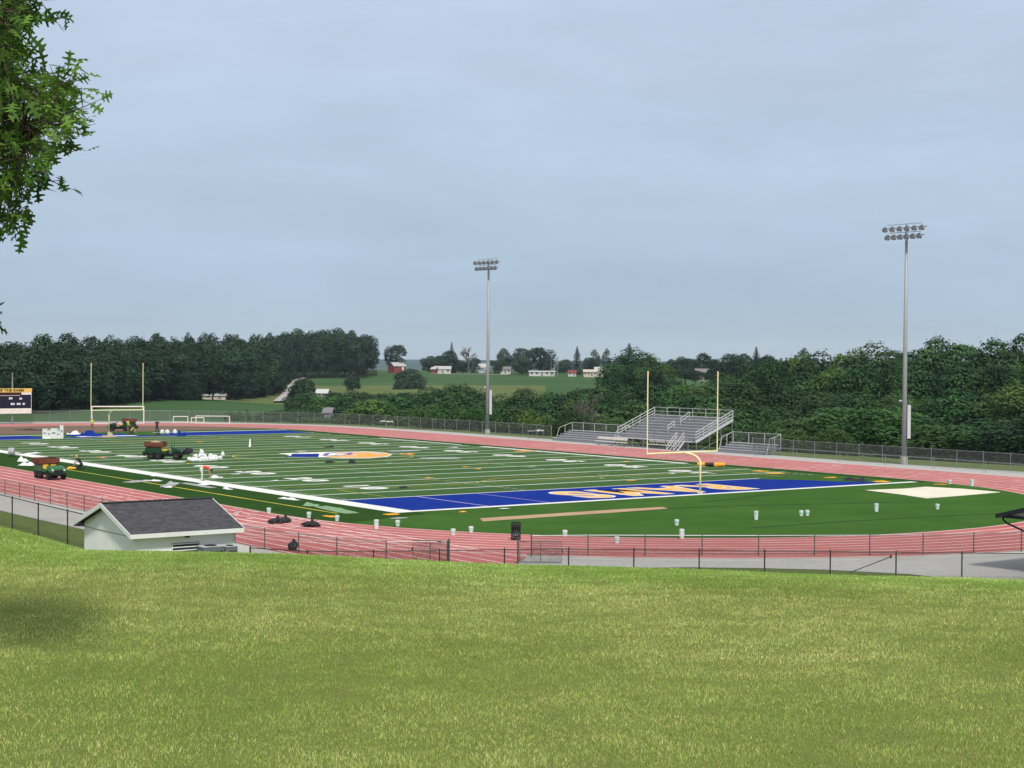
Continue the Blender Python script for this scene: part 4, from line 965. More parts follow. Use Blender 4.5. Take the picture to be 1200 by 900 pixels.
def lump(name, label, cat, loc, sz, mat, seed, group=None, rough=.35, rz=0, flat=.0, par=None, sub=3):
    """knotted bag or heap: a displaced sphere resting on the ground"""
    bm = bmesh.new(); bmesh.ops.create_icosphere(bm, subdivisions=sub, radius=1)
    for v in bm.verts:
        n = mnoise.noise(v.co*1.6+Vector((seed*7.1, 0, 0)))*rough+mnoise.noise(v.co*4.3+Vector((seed*3.3, 2, 0)))*rough*.5
        c = v.co*(1+n); c.z = max(c.z, -.55+.1*n)+.55
        v.co = Vector((c.x*sz[0]/2, c.y*sz[1]/2, c.z*sz[2]/1.55))
    me = bpy.data.meshes.new(name); bm.to_mesh(me); bm.free(); me.materials.append(mat)
    o = bpy.data.objects.new(name, me); C.objects.link(o); o.location = loc; o.rotation_euler = (0, 0, rz)
    if par: o.parent = par
    elif label: tag(o, label, cat, group)
    return o
def cloth(name, label, cat, p0, p1, wd, mat, seed, z=.045, hgt=.12, group=None, n=18, m=7):
    """crumpled sheet lying on the ground from pixel p0 to p1"""
    a, b = gp(*p0), gp(*p1); c = (a+b)/2; L_ = np.linalg.norm((b-a)[:2]); rz = math.atan2(b[1]-a[1], b[0]-a[0]); vs = []; fs = []
    for i in range(n+1):
        for j in range(m+1):
            s, t = i/n-.5, j/m-.5; e = 1-.18*abs(mnoise.noise(Vector((s*6, seed, 1))))-.25*(2*abs(s))**3
            x = s*L_*(1+.08*mnoise.noise(Vector((t*4, seed, 9)))); y = t*wd*e+.12*wd*mnoise.noise(Vector((s*5, seed, 3)))
            h = max(0, mnoise.noise(Vector((x*1.3, y*2.2, seed*5)))+.25)*hgt*(1-(2*abs(t))**3)*(1-(2*abs(s))**4)+.006
            vs.append((x, y, h))
    for i in range(n):
        for j in range(m): q = i*(m+1)+j; fs.append((q, q+m+1, q+m+2, q+1))
    mb = MB(); mb.add(vs, fs); o = mb.build(name, mat, smooth=True, recalc=False); o.location = (c[0], c[1], z); o.rotation_euler = (0, 0, rz)
    return tag(o, label, cat, group)
def bag(px, py, w, h, mat, seed, label, group):
    q = gp(px, py); t = lump('trash_bag', label, 'bag', (q[0], q[1], .02), (w, w*.8, h), mat, seed, group, rough=.3)
    nk = lump('tied_neck', None, None, (w*.1, 0, h*.85), (.16, .16, .22), mat, seed+1, par=t, rough=.5, sub=2); return t
gb = 'black trash bags on the near straight'
bag(324, 613.5, .95, .32, m_black, 1, 'black trash bag on the track, the left one of a touching pair', gb); bag(333, 612.5, .9, .32, m_black, 2, 'black trash bag on the track, the right one of a touching pair', gb)
bag(364, 617.5, 1.1, .32, m_black, 3, 'single black trash bag on the track right of the pair', gb); bag(343, 645, .55, .46, m_black, 4, 'black trash bag slumped against the near fence', gb)
# wire bin, two tiers
q = gp(604.5, 633); t = thing('trash_bin', 'black wire trash bin standing at the inner edge of the track', 'trash bin', (q[0], q[1], .02), .2)
for k in (0, 1):
    z = k*.50; mb = MB()
    for zz in (.03, .24, .46): mb.tube([(.25*math.cos(a), .25*math.sin(a), z+zz) for a in np.linspace(0, 2*PI, 17)], .024, 6)
    for a in np.linspace(0, 2*PI, 15)[:-1]: mb.bar((.25*math.cos(a), .25*math.sin(a), z+.03), (.25*math.cos(a), .25*math.sin(a), z+.46), .022)
    mb.build('wire_basket', m_black, t)
lump('bin_liner', None, None, (0, 0, .1), (.42, .42, .34), M('grey bin liner', (.22, .22, .27), .5, .2, 5), 9, par=t); lump('bin_liner', None, None, (0, 0, .56), (.42, .42, .30), m_black, 8, par=t)
# pile of white sacks
gs = 'white sacks piled on the field turf'
sp_ = [(222, 540), (226, 541), (230, 540.5), (234, 541), (238, 540.5), (242, 540.5), (246, 540), (250, 540), (254, 539.5), (258, 539), (229, 537), (235, 537), (240, 536.5), (247, 537), (252, 537)]
for i, (px, py) in enumerate(sp_):
    q = gp(px, py+.6); lump('white_sack', 'white sack in the scattered pile right of the field vehicle', 'sack', (q[0], q[1], .05), (.55, .45, .36+.14*rng.random()), m_tarp, 20+i, gs, rz=rng.uniform(0, 3), sub=2)
q = gp(236.5, 536); lump('white_sack', 'white sack standing highest in the middle of the pile', 'sack', (q[0], q[1], .05), (.55, .5, .78), m_tarp, 41, gs, sub=2)
q = gp(261, 535.5); lump('white_sack', 'single white sack standing apart at the right end of the pile', 'sack', (q[0], q[1], .05), (.42, .4, .5), m_tarp, 42, gs, sub=2)
# cloths, sheets, rolls
cloth('white_tarp', 'crumpled white tarp heap behind the utility vehicle on the track', 'tarp', (24, 545.5), (41, 546), 1.3, m_tarp, 1, hgt=.55)
cloth('white_tarp', 'small bright bundle of white tarp beside the sideline, left of the parked vehicle', 'tarp', (23, 541), (33, 541.5), 1.0, m_tarp, 2, hgt=.7)
cloth('white_tarp', 'peaked white tarp lying across the middle of the near sideline', 'tarp', (180, 558), (190, 558.5), 1.1, m_tarp, 3, hgt=1.0)
cloth('turf_sheet', 'flat grey turf sheet beside the near sideline', 'turf sheet', (148, 566), (172, 564), 1.3, m_greyt, 4, group='grey turf pieces along the near sideline')
cloth('white_sheet', 'long white sheet lying right of the flat grey one by the sideline', 'sheet', (168, 563.5), (189, 564.5), .8, m_tarp, 5, hgt=.25)
cloth('turf_sheet', 'narrow grey turf piece with a raised edge under the sideline tarp', 'turf sheet', (192, 571.5), (207, 566.5), .9, m_greyt, 6, group='grey turf pieces along the near sideline', hgt=.3)
cloth('white_sheet', 'short white sheet in front of the narrow grey turf piece', 'sheet', (192, 571.8), (202, 571.8), .55, m_tarp, 7, hgt=.2)
cloth('white_sheet', 'white cloth strip on the turf just right of the bending person', 'sheet', (246, 560.5), (260, 560), .9, m_tarp, 8, hgt=.35)
cloth('white_sheet', 'crumpled white scrap below the bending person', 'sheet', (231, 568), (243, 569), .8, m_tarp, 9, hgt=.3)
cloth('turf_sheet', 'long grey turf strip beside the sideline right of the bending person', 'turf sheet', (215, 566.5), (250, 572.5), .8, m_greyt, 10, hgt=.06, group='grey turf pieces along the near sideline')
cloth('white_sheet', 'small white scraps near the end of the grey strip', 'sheet', (263, 573), (271, 574.5), .5, m_tarp, 11, hgt=.3)
cloth('white_sheet', 'thin white strip on the dark sideline turf above the buckets', 'sheet', (327, 584.5), (350, 587), .5, m_tarp, 12, hgt=.2)
cloth('turf_sheet', 'small pale green turf piece on the dark sideline turf', 'turf sheet', (357, 593), (373, 593.5), 1.1, m_palegreen, 13, hgt=.3, group='pale green turf pieces left of the blue end zone')
cloth('turf_sheet', 'long pale green turf piece beside the small one', 'turf sheet', (375, 594), (413, 602.5), 1.3, m_palegreen, 14, hgt=.16, group='pale green turf pieces left of the blue end zone')
cloth('gold_turf', 'crumpled gold turf heap at the near corner of the blue end zone', 'turf scrap', (451, 604), (466, 603), .9, m_gold, 15, hgt=.1, group='gold turf scraps')
cloth('turf_sheet', 'flat grey sheet in front of the gold heap at the end zone corner', 'turf sheet', (458, 608.5), (477, 607.5), .6, m_greyt, 16, hgt=.1)
cloth('gold_turf', 'gold scrap lying on the yellow line near the buckets', 'turf scrap', (380, 605), (391, 607), .5, m_gold, 17, hgt=.1, group='gold turf scraps')
cloth('gold_turf', 'gold strip on the turf near the blue goal line middle', 'turf scrap', (538, 601), (546, 600.6), .4, m_gold, 18, hgt=.1, group='gold turf scraps')
cloth('white_sheet', 'small white strip below the blue end zone', 'sheet', (585, 597), (597, 596.5), .35, m_tarp, 19, hgt=.1)
cloth('gold_turf', 'gold and white scrap at the far sideline left end', 'turf scrap', (604, 529.5), (625, 528.5), 1.2, m_gold, 20, hgt=.1, group='gold turf scraps')
cloth('turf_sheet', 'grey sheet right of the midfield logo', 'turf sheet', (455, 529.3), (490, 528.2), 2.2, m_greyt, 21, hgt=.1)
cloth('turf_sheet', 'grey sheet with a dark item in the middle of the field', 'turf sheet', (495, 538), (538, 537), 2.6, m_greyt, 22, hgt=.06)
cloth('gold_turf', 'gold turf scraps right of the midfield logo', 'turf scrap', (468, 532.5), (486, 532.8), 1.2, m_gold, 23, hgt=.1, group='gold turf scraps')
cloth('gold_turf', 'gold turf strip beyond the blue corner near the far sideline', 'turf scrap', (899, 555.5), (918, 555), 1.2, m_gold, 24, hgt=.1, group='gold turf scraps')
cloth('gold_turf', 'gold and white strip left of the blue far corner', 'turf scrap', (882, 552.5), (902, 553), .8, m_gold, 25, hgt=.1, group='gold turf scraps')
cloth('gold_turf', 'gold scrap on the cut edge of the blue turf', 'turf scrap', (966, 560.5), (979, 560), .7, m_gold, 26, hgt=.1, group='gold turf scraps')
cloth('gold_turf', 'gold folded scrap at the far tip of the blue turf', 'turf scrap', (1024, 564.5), (1041, 565.5), 1.3, m_gold, 27, hgt=.1, group='gold turf scraps')
cloth('gold_turf', 'gold strip along the track behind the cream mat', 'turf scrap', (1094, 568), (1110, 568.6), .6, m_gold, 28, hgt=.1, group='gold turf scraps')
cloth('black_tarp', 'crumpled black tarp at the cut edge of the blue turf', 'tarp', (990, 562.5), (1014, 564.5), 1.2, m_black, 29, hgt=.6)
cloth('blue_tarp', 'folded dark blue turf heap at the far end zone', 'tarp', (208, 511), (218, 511), 1.6, m_blue, 30, hgt=1.4)
cloth('blue_tarp', 'blue turf heap left of the far goal post', 'tarp', (95, 511), (118, 511.5), 2.2, m_blue, 31, hgt=1.0)
cloth('sand_heap', 'low sandy heap beside the blue heap at the far goal post', 'heap', (119, 512), (131, 512.5), 1.8, m_sand, 32, hgt=.7)
cloth('black_mat', 'black mat under the person with the broom', 'mat', (176, 511), (190, 511), 1.2, m_black, 33, hgt=.15)
cloth('orange_cloth', 'orange and gold turf pieces left of the kneeling person', 'turf scrap', (78, 549.5), (90, 549.5), 1.0, m_gold, 34, hgt=.4)
cloth('brown_mat', 'long dark mat on the bare ground of the far bend', 'mat', (18, 504), (52, 504.5), 1.6, m_black, 35, hgt=.3)
cloth('white_tarp', 'white tarp heap behind the crates at the far end zone', 'tarp', (82, 509), (93, 509.5), 1.8, m_tarp, 36, hgt=.8)
cloth('white_sheet', 'white strip hanging over the near sideline break at the left', 'sheet', (30, 532.5), (45, 531), 1.1, m_tarp, 37, hgt=.2)
cloth('dark_item', 'small dark tarp on the field in front of the logo', 'tarp', (381, 543), (391, 542), .7, m_black, 38, hgt=.5, group='small dark tarps on the field')
cloth('dark_item', 'small dark tarp with a white edge right of the other in front of the logo', 'tarp', (408, 543.3), (418, 542.8), .7, m_black, 39, hgt=.5, group='small dark tarps on the field')
cloth('dark_item', 'small dark tarp behind the logo', 'tarp', (380, 524.6), (391, 524.6), .8, m_black, 40, hgt=.4, group='small dark tarps on the field')
cloth('dark_item', 'dark crescent of loose turf left of the goal line', 'tarp', (469, 573), (476, 572), .5, m_black, 41, hgt=.4, group='small dark tarps on the field')
for i in range(46):
    px = rng.uniform(60, 900); py = rng.uniform(516, 566)
    q = gp(px, py)
    if not (1 < q[0] < 47.5 and 11 < q[1] < 98): continue
    w = rng.uniform(.5, 1.6)
    cloth('turf_scrap', 'small loose turf scrap lying on the field stripes', 'turf scrap', (px, py), (px+w*9, py-.3), rng.uniform(.2, .5), [m_palegreen, m_greyt, m_tarp, m_turfscrap, m_gold][i % 5], 60+i, hgt=.1, group='small loose scraps scattered over the field', n=8, m=4)
def roll(px0, px1, py, r, mat, label, group=None, z=.04):
    a, b = gp(px0, py), gp(px1, py); L_ = np.linalg.norm((b-a)[:2]); t = thing('turf_roll', label, 'roll', (a[0], a[1], z+r), math.atan2(b[1]-a[1], b[0]-a[0]), group)
    mb = MB(); mb.lathe([(r*.25, 0), (r*.95, 0), (r, .03), (r, L_-.03), (r*.95, L_), (r*.25, L_)], (0, 0, 0), 18, 'x'); mb.build('roll_body', mat, t)
    mb = MB(); mb.tube([(-.04, 0, 0), (L_+.04, 0, 0)], r*.22, 8); mb.build('core_tube', m_sand, t)
roll(817, 826, 546.8, .18, m_gold, 'short yellow roll left of the black one beside the goal post', 'turf rolls behind the near goal post'); roll(826.5, 836, 547.1, .19, m_black, 'black roll between two yellow rolls beside the goal post', 'turf rolls behind the near goal post'); roll(836.5, 849, 547.5, .20, m_gold, 'long yellow roll at the right end of the row behind the goal post', 'turf rolls behind the near goal post')
roll(10, 17, 535, .42, m_greyt, 'grey turf roll end at the break in the near sideline')
# white crates at the far end zone
for i, (px, w, h, lab) in enumerate(((53, .55, 1.15, 'tall white crate at the left end of the row in the far end zone'), (58, .5, 1.0, 'white crate second from the left in the far row'), (64, .8, 1.2, 'wide white crate in the middle of the far row'), (69, .55, .95, 'low white crate in the far row'), (72.5, .4, 1.6, 'tallest white crate at the right end of the far row'))):
    q = gp(px, 514.6); t = thing('white_crate', lab, 'crate', (q[0], q[1], .05), YAWR, 'white crates in the far end zone')
    mb = MB(); mb.box((0, 0, h/2), (w, w, h)); mb.build('body', m_trim, t, bevel=.03); mb = MB(); mb.box((0, 0, h+.02), (w+.05, w+.05, .05)); mb.build('lid', m_bucket, t)
    mb = MB(); mb.box((0, -w/2-.01, h*.6), (w*.5, .02, h*.14)); mb.build('handle', m_galv, t)
for i, px in enumerate((190, 196, 205)):
    q = gp(px, 508.6); lump('white_sack', ('white sack right of the kneeling person', 'white sack in the middle of the three by the far end zone', 'white sack nearest the blue heap')[i], 'sack', (q[0], q[1], .05), (.6, .5, .55), m_tarp, 50+i, 'white sacks at the far end zone', sub=2)
# small tripod, hurdle, table
q = gp(293, 524); t = thing('folding_sign', 'small white A shaped stand on the field left of the logo', 'stand', (q[0], q[1], .05), 1.0)
for s in (-1, 1):
    mb = MB(); mb.add([(s*.35, -.10, 0), (s*.35, .10, 0), (0.02*s, .06, .85), (.02*s, -.06, .85)], [(0, 1, 2, 3)]); mb.build('panel', m_trim, t)
mb = MB(); mb.tube([(0, -.1, .86), (0, .1, .86)], .03, 6); mb.build('hinge', m_galv, t)
def hurdle(px, py, w, h, label, group=None, top=m_trim):
    q = gp(px, py); t = thing('track_hurdle', label, 'hurdle', (q[0], q[1], .02), YAWR+.2, group)
    mb = MB(); mb.box((0, 0, h-.08), (w, .04, .16)); mb.build('crossboard', top, t)
    for s in (-1, 1):
        mb = MB(); mb.bar((s*w*.45, 0, 0), (s*w*.45, 0, h), .04); mb.build('upright', m_galv, t); mb = MB(); mb.bar((s*w*.45, 0, .02), (s*w*.45, -.6, .02), .05); mb.build('foot', m_galv, t)
hurdle(449, 500.5, .9, .95, 'low white hurdle by the far fence, left of the boxy one', 'hurdles by the far fence'); hurdle(457, 501.5, 1.0, 1.0, 'cream hurdle by the far fence, right of the white one', 'hurdles by the far fence', m_goalw)
hurdle(624, 513.5, 1.3, 1.0, 'grey hurdle beside the small bleachers, left one', 'hurdles beside the small bleachers', m_galv); hurdle(633, 514, .9, 1.1, 'pale hurdle beside the small bleachers, right one', 'hurdles beside the small bleachers')
# mats and strips on the infield
mb = MB(); P4 = [gp(1013, 575), gp(1060, 573.2), gp(1085, 571), gp(1130, 573.5), gp(1172, 577.3), gp(1130, 581), gp(1085, 584.5), gp(1062, 581)]
mb.poly([(p[0], p[1], .05) for p in P4]); mb.strip([(p[0], p[1], .022) for p in P4], [(p[0], p[1], .05) for p in P4]); o = mb.build('ground_mat', m_cream); tag(o, 'large cream cloth lying flat on the turf beside the blue end zone', 'mat')
mb = MB(); P4 = [gp(562, 608), gp(640, 602.8), gp(720, 597.7), gp(776, 594.6), gp(783, 596.6), gp(722, 601), gp(640, 606.5), gp(566, 611.6)]
mb.poly([(p[0], p[1], .034) for p in P4]); o = mb.build('tan_strip', m_tan); tag(o, kind='structure')
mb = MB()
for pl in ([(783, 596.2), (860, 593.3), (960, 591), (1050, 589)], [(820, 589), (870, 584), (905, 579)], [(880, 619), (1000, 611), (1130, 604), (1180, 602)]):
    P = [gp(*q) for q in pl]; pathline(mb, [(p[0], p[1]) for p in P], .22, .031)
struct('turf_seams', mb, layered('dark turf seam', [], (.018, .050, .010)))  # dark seam lines across the infield turf
# letters in the end zone, upside down from here
m_lgold = layered('pale gold turf', [(.5, (.85, .62, .35), .4, .65, .6)], (.85, .43, .09))
for nm, z, mt, off in (('end_zone_letters', .0395, m_white, .46), ('end_zone_letters', .0435, m_lgold, .20)):
    for i, chh in enumerate('SMAR'):
        x = (17.6, 22.1, 26.8, 31.3)[i]
        o = text_mesh(nm, chh, 7.6, mt, (x, 4.45, 0), PI, z, xs=(.82, .70, .78, .82)[i], off=off); tag(o, kind='structure')
# midfield emblem
mb = MB(); cx, cy = 26.3, 54.6
def ell(cx, cy, a, b, a0=0, a1=2*PI, n=40, z=0): return [(cx+a*math.cos(t), cy+b*math.sin(t), z) for t in np.linspace(a0, a1, n, endpoint=(a1-a0) < 6.2)]
def gpoly(pts, z): return [(gp(x, 533.6+(y-533.8)*.80)[0], gp(x, 533.6+(y-533.8)*.80)[1], z) for x, y in pts]
mb = MB(); mb.poly(gpoly([(326, 531.6), (345, 530.6), (390, 529.2), (430, 529.0), (452, 530.6), (460, 533.3), (454, 536.4), (432, 538.9), (405, 538.9), (384, 537.3), (336, 537.5), (340, 535.4), (336, 533.4)], .0455)); struct('midfield_emblem_border', mb, m_white)
mb = MB(); mb.poly(gpoly([(342, 532.4), (374, 532.0), (373, 537.1), (334, 537.1), (341, 535.2)], .050)); struct('midfield_emblem_blue', mb, m_blue)
mb = MB(); mb.poly(gpoly([(392, 530.6), (430, 529.7), (450, 531.2), (458, 533.4), (452, 536), (430, 538.3), (406, 538.0), (384, 536.4), (380, 534.6), (400, 534.9), (406, 532.5)], .0505)); struct('midfield_emblem_gold', mb, m_gold)
mb = MB()
for k in range(4):
    cxp, cyp = 424+k*3, 533.6; a, b = 30-k*7, 2.9-k*.68
    pathline(mb, [tuple(gp(cxp+a*math.cos(t), cyp+b*math.sin(t))[:2]) for t in np.linspace(.3+k, 5.6+k*.3, 16)], .35, .053)
struct('midfield_emblem_swirl', mb, layered('pale emblem line', [], (.62, .50, .45)))
mb = MB(); pathline(mb, [tuple(gp(x, y)[:2]) for x, y in ((380, 534.5), (384, 531.6), (396, 530.4), (412, 531), (408, 533.4), (392, 534.4), (381, 535))], .5, .0535); struct('midfield_emblem_outline', mb, layered('purple emblem line', [], (.16, .12, .38)))

# ---------------------------------------------------------------- trees
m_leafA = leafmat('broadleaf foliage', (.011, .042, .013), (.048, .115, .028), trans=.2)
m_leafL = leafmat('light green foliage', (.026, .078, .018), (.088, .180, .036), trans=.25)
m_leafD = leafmat('dark haze-tinted foliage', (.012, .036, .018), (.036, .078, .034), hv=.22, trans=.2)  # distance haze painted in as a bluish leaf tint
m_leafH = leafmat('haze-tinted farm foliage', (.032, .064, .040), (.058, .100, .056), hv=.15)  # haze over the far farm put into the leaf colour
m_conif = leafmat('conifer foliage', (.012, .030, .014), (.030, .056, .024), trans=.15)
m_bark = M('bark', (.075, .058, .042), .95, .35, 4, bump=.6, bscale=12)
m_deadw = M('bare grey twigs', (.16, .14, .12), .9, .2, 3)
def leaf_mesh(name, pts, nrm, size, mat, tone, aspect=.7, tri=False, r=None, soft=None):
    """many leaf-cluster faces: numpy arrays pts (n,3), nrm (n,3)"""
    r = r or rng; n = len(pts); nrm = nrm/np.maximum(np.linalg.norm(nrm, axis=1, keepdims=True), 1e-6)
    a = r.normal(size=(n, 3)); t = np.cross(nrm, a); t /= np.maximum(np.linalg.norm(t, axis=1, keepdims=True), 1e-6); b = np.cross(nrm, t)
    s = (size*r.uniform(.6, 1.35, n))[:, None]; w = s*aspect
    j = lambda: r.uniform(.75, 1.2, (n, 1))
    v = np.stack([pts-t*s*j()*.5, pts-b*w*.5*j()+t*s*.1-nrm*s*.10, pts+t*s*j()*.5, pts+b*w*.5*j()-t*s*.1+nrm*s*.12], 1).reshape(-1, 3)
    me = bpy.data.meshes.new(name); me.vertices.add(4*n); me.vertices.foreach_set('co', v.astype(np.float32).ravel())
    me.loops.add(4*n); me.loops.foreach_set('vertex_index', np.arange(4*n, dtype=np.int32)); me.polygons.add(n)
    me.polygons.foreach_set('loop_start', np.arange(n, dtype=np.int32)*4); me.polygons.foreach_set('loop_total', np.full(n, 4, dtype=np.int32)); me.update()
    at_ = me.attributes.new('tone', 'FLOAT', 'FACE'); at_.data.foreach_set('value', tone.astype(np.float32))
    me.materials.append(mat)
    if soft is not None:
        sn = soft/np.linalg.norm(soft, axis=1, keepdims=True); me.normals_split_custom_set_from_vertices(np.repeat(sn, 4, 0).tolist())
    return me
def crown_points(r, H, R, base, n, nl, kind='round'):
    """lobed crown: lobes on an uneven ellipsoid, faces on lobe shells"""
    cz = (base+H)/2; hz = (H-base)/2; L_ = []
    for k in range(nl):
        th = r.uniform(0, 2*PI)+k*2.4; ph = math.acos(np.clip(1-1.9*(k+.5)/nl+r.normal()*.12, -.97, 1)); q = r.uniform(.52, .76)
        rr = R*(.36+.16*r.random())*(1.0 if kind != 'tall' else .85)
        wz = .55+.45*math.sin(ph)
        L_.append((q*R*math.sin(ph)*math.cos(th), q*R*math.sin(ph)*math.sin(th), cz+q*hz*math.cos(ph)*1.05, rr, rr*r.uniform(.75, 1.0)*max(1, hz/R*.8), r.uniform(.80, 1.22)))
    L_.append((0, 0, cz, R*.55, hz*.7, 1.0)); L_ = np.array(L_)
    wt = L_[:, 3]**2; idx = r.choice(len(L_), n, p=wt/wt.sum()); l = L_[idx]
    d = r.normal(size=(n, 3)); d /= np.linalg.norm(d, axis=1, keepdims=True); d[:, 2] = np.where(d[:, 2] < -.6, -d[:, 2], d[:, 2])
    sh = 1+r.normal(size=n)*.07-.22*(r.random(n) < .25)*r.random(n)*2
    bump = 1+.12*np.sin(d[:, 0]*7+l[:, 0]*3)*np.sin(d[:, 1]*8+l[:, 1])+.08*np.sin(d[:, 2]*13+l[:, 2])
    s = sh*bump
    P = np.stack([l[:, 0]+d[:, 0]*l[:, 3]*s, l[:, 1]+d[:, 1]*l[:, 3]*s, l[:, 2]+d[:, 2]*l[:, 4]*s], 1)
    nr = d*1.15+r.normal(size=(n, 3))*.30+np.array([0, 0, .30])
    # drop faces buried deep inside other lobes
    keep = np.ones(n, bool)
    for k in range(len(L_)):
        q = ((P[:, 0]-L_[k, 0])/L_[k, 3])**2+((P[:, 1]-L_[k, 1])/L_[k, 3])**2+((P[:, 2]-L_[k, 2])/L_[k, 4])**2
        keep &= ~((q < .45) & (idx != k))
    tone = l[:, 5]*(.86+.28*r.random(n))*(.62+.50*np.clip((P[:, 2]-base)/(H-base), 0, 1))  # crown shading painted into the tone: darker low down, lighter at the top
    soft = d*1.0+r.normal(size=(n, 3))*.22+np.array([0, 0, .25])
    return P[keep], nr[keep], tone[keep], soft[keep]
def tree_proto(kind, seed, mat, n=4200, H=16, R=5.2, base=2.5, nl=20, size=.62):
    r = np.random.default_rng(seed)
    if kind in ('round', 'tall', 'bush'):
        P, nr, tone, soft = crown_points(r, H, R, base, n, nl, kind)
    elif kind == 'conifer':
        P = []; nr = []; tone = []
        for k in range(n):
            z = base+(H-base)*(1-math.sqrt(r.random())); lay = int((z-base)/(H-base)*14); rr = R*(1-(z-base)/(H-base))**.85*(.72+.35*math.sin(lay*2.3)**2)
            th = 2*PI*(int(r.random()*9)+r.normal()*.16)/9+lay*.7; q = r.random()**.55
            P.append((rr*q*math.cos(th), rr*q*math.sin(th), z-.18*rr*q+.25*r.normal())); nr.append((math.cos(th)*.3, math.sin(th)*.3, 1+.3*r.normal())); tone.append(.8+.4*r.random())
        P, nr, tone = np.array(P), np.array(nr), np.array(tone); soft = None
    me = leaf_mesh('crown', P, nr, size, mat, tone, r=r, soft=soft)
    tr = MB(); rt = .22*R/5
    if kind == 'bush':
        for k in range(5):
            a = 2*PI*k/5; tr.tube([(0.1*math.cos(a), .1*math.sin(a), -.5), (R*.2*math.cos(a), R*.2*math.sin(a), H*.3), (R*.45*math.cos(a), R*.45*math.sin(a), H*.6)], [.08, .05, .02], 5)
    else:
        lean = r.normal(size=2)*.25
        tr.tube([(0, 0, -1.5), (lean[0]*.4, lean[1]*.4, H*.22), (lean[0], lean[1], H*.5), (lean[0]*.6, lean[1]*.6, H*.85 if kind != 'conifer' else H*.97)], [rt*1.3, rt, rt*.7, rt*.15], 8)
        if kind != 'conifer':
            for k in range(9):
                a = 2*PI*k/9+r.normal()*.3; z0 = H*r.uniform(.22, .5); z1 = z0+H*r.uniform(.15, .35); q = R*r.uniform(.5, .85)
                tr.tube([(lean[0], lean[1], z0), (q*.5*math.cos(a), q*.5*math.sin(a), z0+(z1-z0)*.6), (q*math.cos(a), q*math.sin(a), z1)], [rt*.45, rt*.28, rt*.08], 5)
    tm = bpy.data.meshes.new('trunk'); tm.from_pydata(tr.v, [], tr.f); tm.materials.append(m_bark); tm.shade_smooth()
    return dict(crown=me, trunk=tm, H=H, R=R)
PR = {}
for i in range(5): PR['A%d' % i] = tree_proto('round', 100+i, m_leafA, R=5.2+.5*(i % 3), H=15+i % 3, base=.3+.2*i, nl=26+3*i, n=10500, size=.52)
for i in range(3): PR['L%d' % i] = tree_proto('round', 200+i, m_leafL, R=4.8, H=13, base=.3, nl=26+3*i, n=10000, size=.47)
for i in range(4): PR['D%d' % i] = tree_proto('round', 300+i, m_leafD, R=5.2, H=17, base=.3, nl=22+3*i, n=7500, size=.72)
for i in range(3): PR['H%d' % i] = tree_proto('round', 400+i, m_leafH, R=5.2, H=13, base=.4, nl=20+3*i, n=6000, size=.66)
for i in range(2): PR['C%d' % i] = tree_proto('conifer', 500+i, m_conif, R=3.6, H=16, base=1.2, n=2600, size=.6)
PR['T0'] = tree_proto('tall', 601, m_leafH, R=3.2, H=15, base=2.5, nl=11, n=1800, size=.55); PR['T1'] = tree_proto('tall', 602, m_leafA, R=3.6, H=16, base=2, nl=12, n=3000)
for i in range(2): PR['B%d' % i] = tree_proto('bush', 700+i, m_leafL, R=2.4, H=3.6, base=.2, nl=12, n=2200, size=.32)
def plant(proto, x, y, H, Wd, label, group=None, z=None, name='broadleaf_tree', cat='tree', rz=None):
    p = PR[proto]; t = thing(name, label, cat, (x, y, tz(x, y) if z is None else z), rng.uniform(0, 6.28) if rz is None else rz, group)
    sx = Wd/2/p['R']*1.0; t.scale = (sx, sx*rng.uniform(.9, 1.1), H/p['H'])
    for nm in ('trunk', 'crown'):
        o = bpy.data.objects.new(nm, p[nm]); C.objects.link(o); o.parent = t
    return t
def tp(tab, c): return float(np.interp(c, [a for a, b in tab], [b for a, b in tab]))
# dense wood on the far left hill
TOPL = [(-80, 398), (0, 399), (20, 398), (60, 393), (110, 392), (150, 390), (200, 391), (250, 391), (300, 388), (330, 386)]
EDGE = [(-80, 300), (0, 312), (40, 322), (100, 385), (160, 450), (210, 515), (260, 545), (320, 640), (345, 860)]
NR = 5
for r_ in range(NR):
    c = -60.0+r_*9
    while c < 338:
        d = tp(EDGE, c)+6+r_*17+rng.uniform(-4, 4); w = rng.uniform(8.5, 12.5); x, y = colpos(c, d); z = tz(x, y)
        f = (r_+1)/NR; base = zat(c, 425 if c < 330 else 425, d)
        top = z+(tp(TOPL, c)*1.0 and (zat(c, tp(TOPL, c)+rng.uniform(-1, 6), d)-z)*(.60+.40*f**.8))
        H = float(np.clip(top-z, 10, 30)); plant('D%d' % rng.integers(4), x, y, H, w, 'dark broadleaf tree in the dense wood on the left hill', 'trees of the dense wood on the left hill', z)
        c += w*FPX/d*.62
c = -60.0
while c < 330:
    d = tp(EDGE, c)+rng.uniform(0, 3); x, y = colpos(c, d); w = rng.uniform(6, 9)
    if not 232 < c < 268: plant('D%d' % rng.integers(4), x, y, rng.uniform(6, 9), w, 'low dark tree at the foot of the left wood', 'low trees along the edge of the left wood', tz(x, y)-.8)
    c += w*FPX/d*.7
# higher promontory of the wood at its right end
for r_ in range(3):
    c = 322.0+r_*5
    while c < 438:
        d = 905+r_*30+rng.uniform(-6, 6); w = rng.uniform(12, 17); x, y = colpos(c, d); z = tz(x, y)
        top = zat(c, float(np.interp(c, [320, 350, 400, 425, 440], [387, 383.5, 386, 388, 397]))+rng.uniform(0, 5)+(2-r_)*3, d)
        plant('D%d' % rng.integers(4), x, y, top-z, w, 'dark broadleaf tree on the high end of the wood beside the farm lane', 'trees at the right end of the wood', z)
        c += w*FPX/d*.6
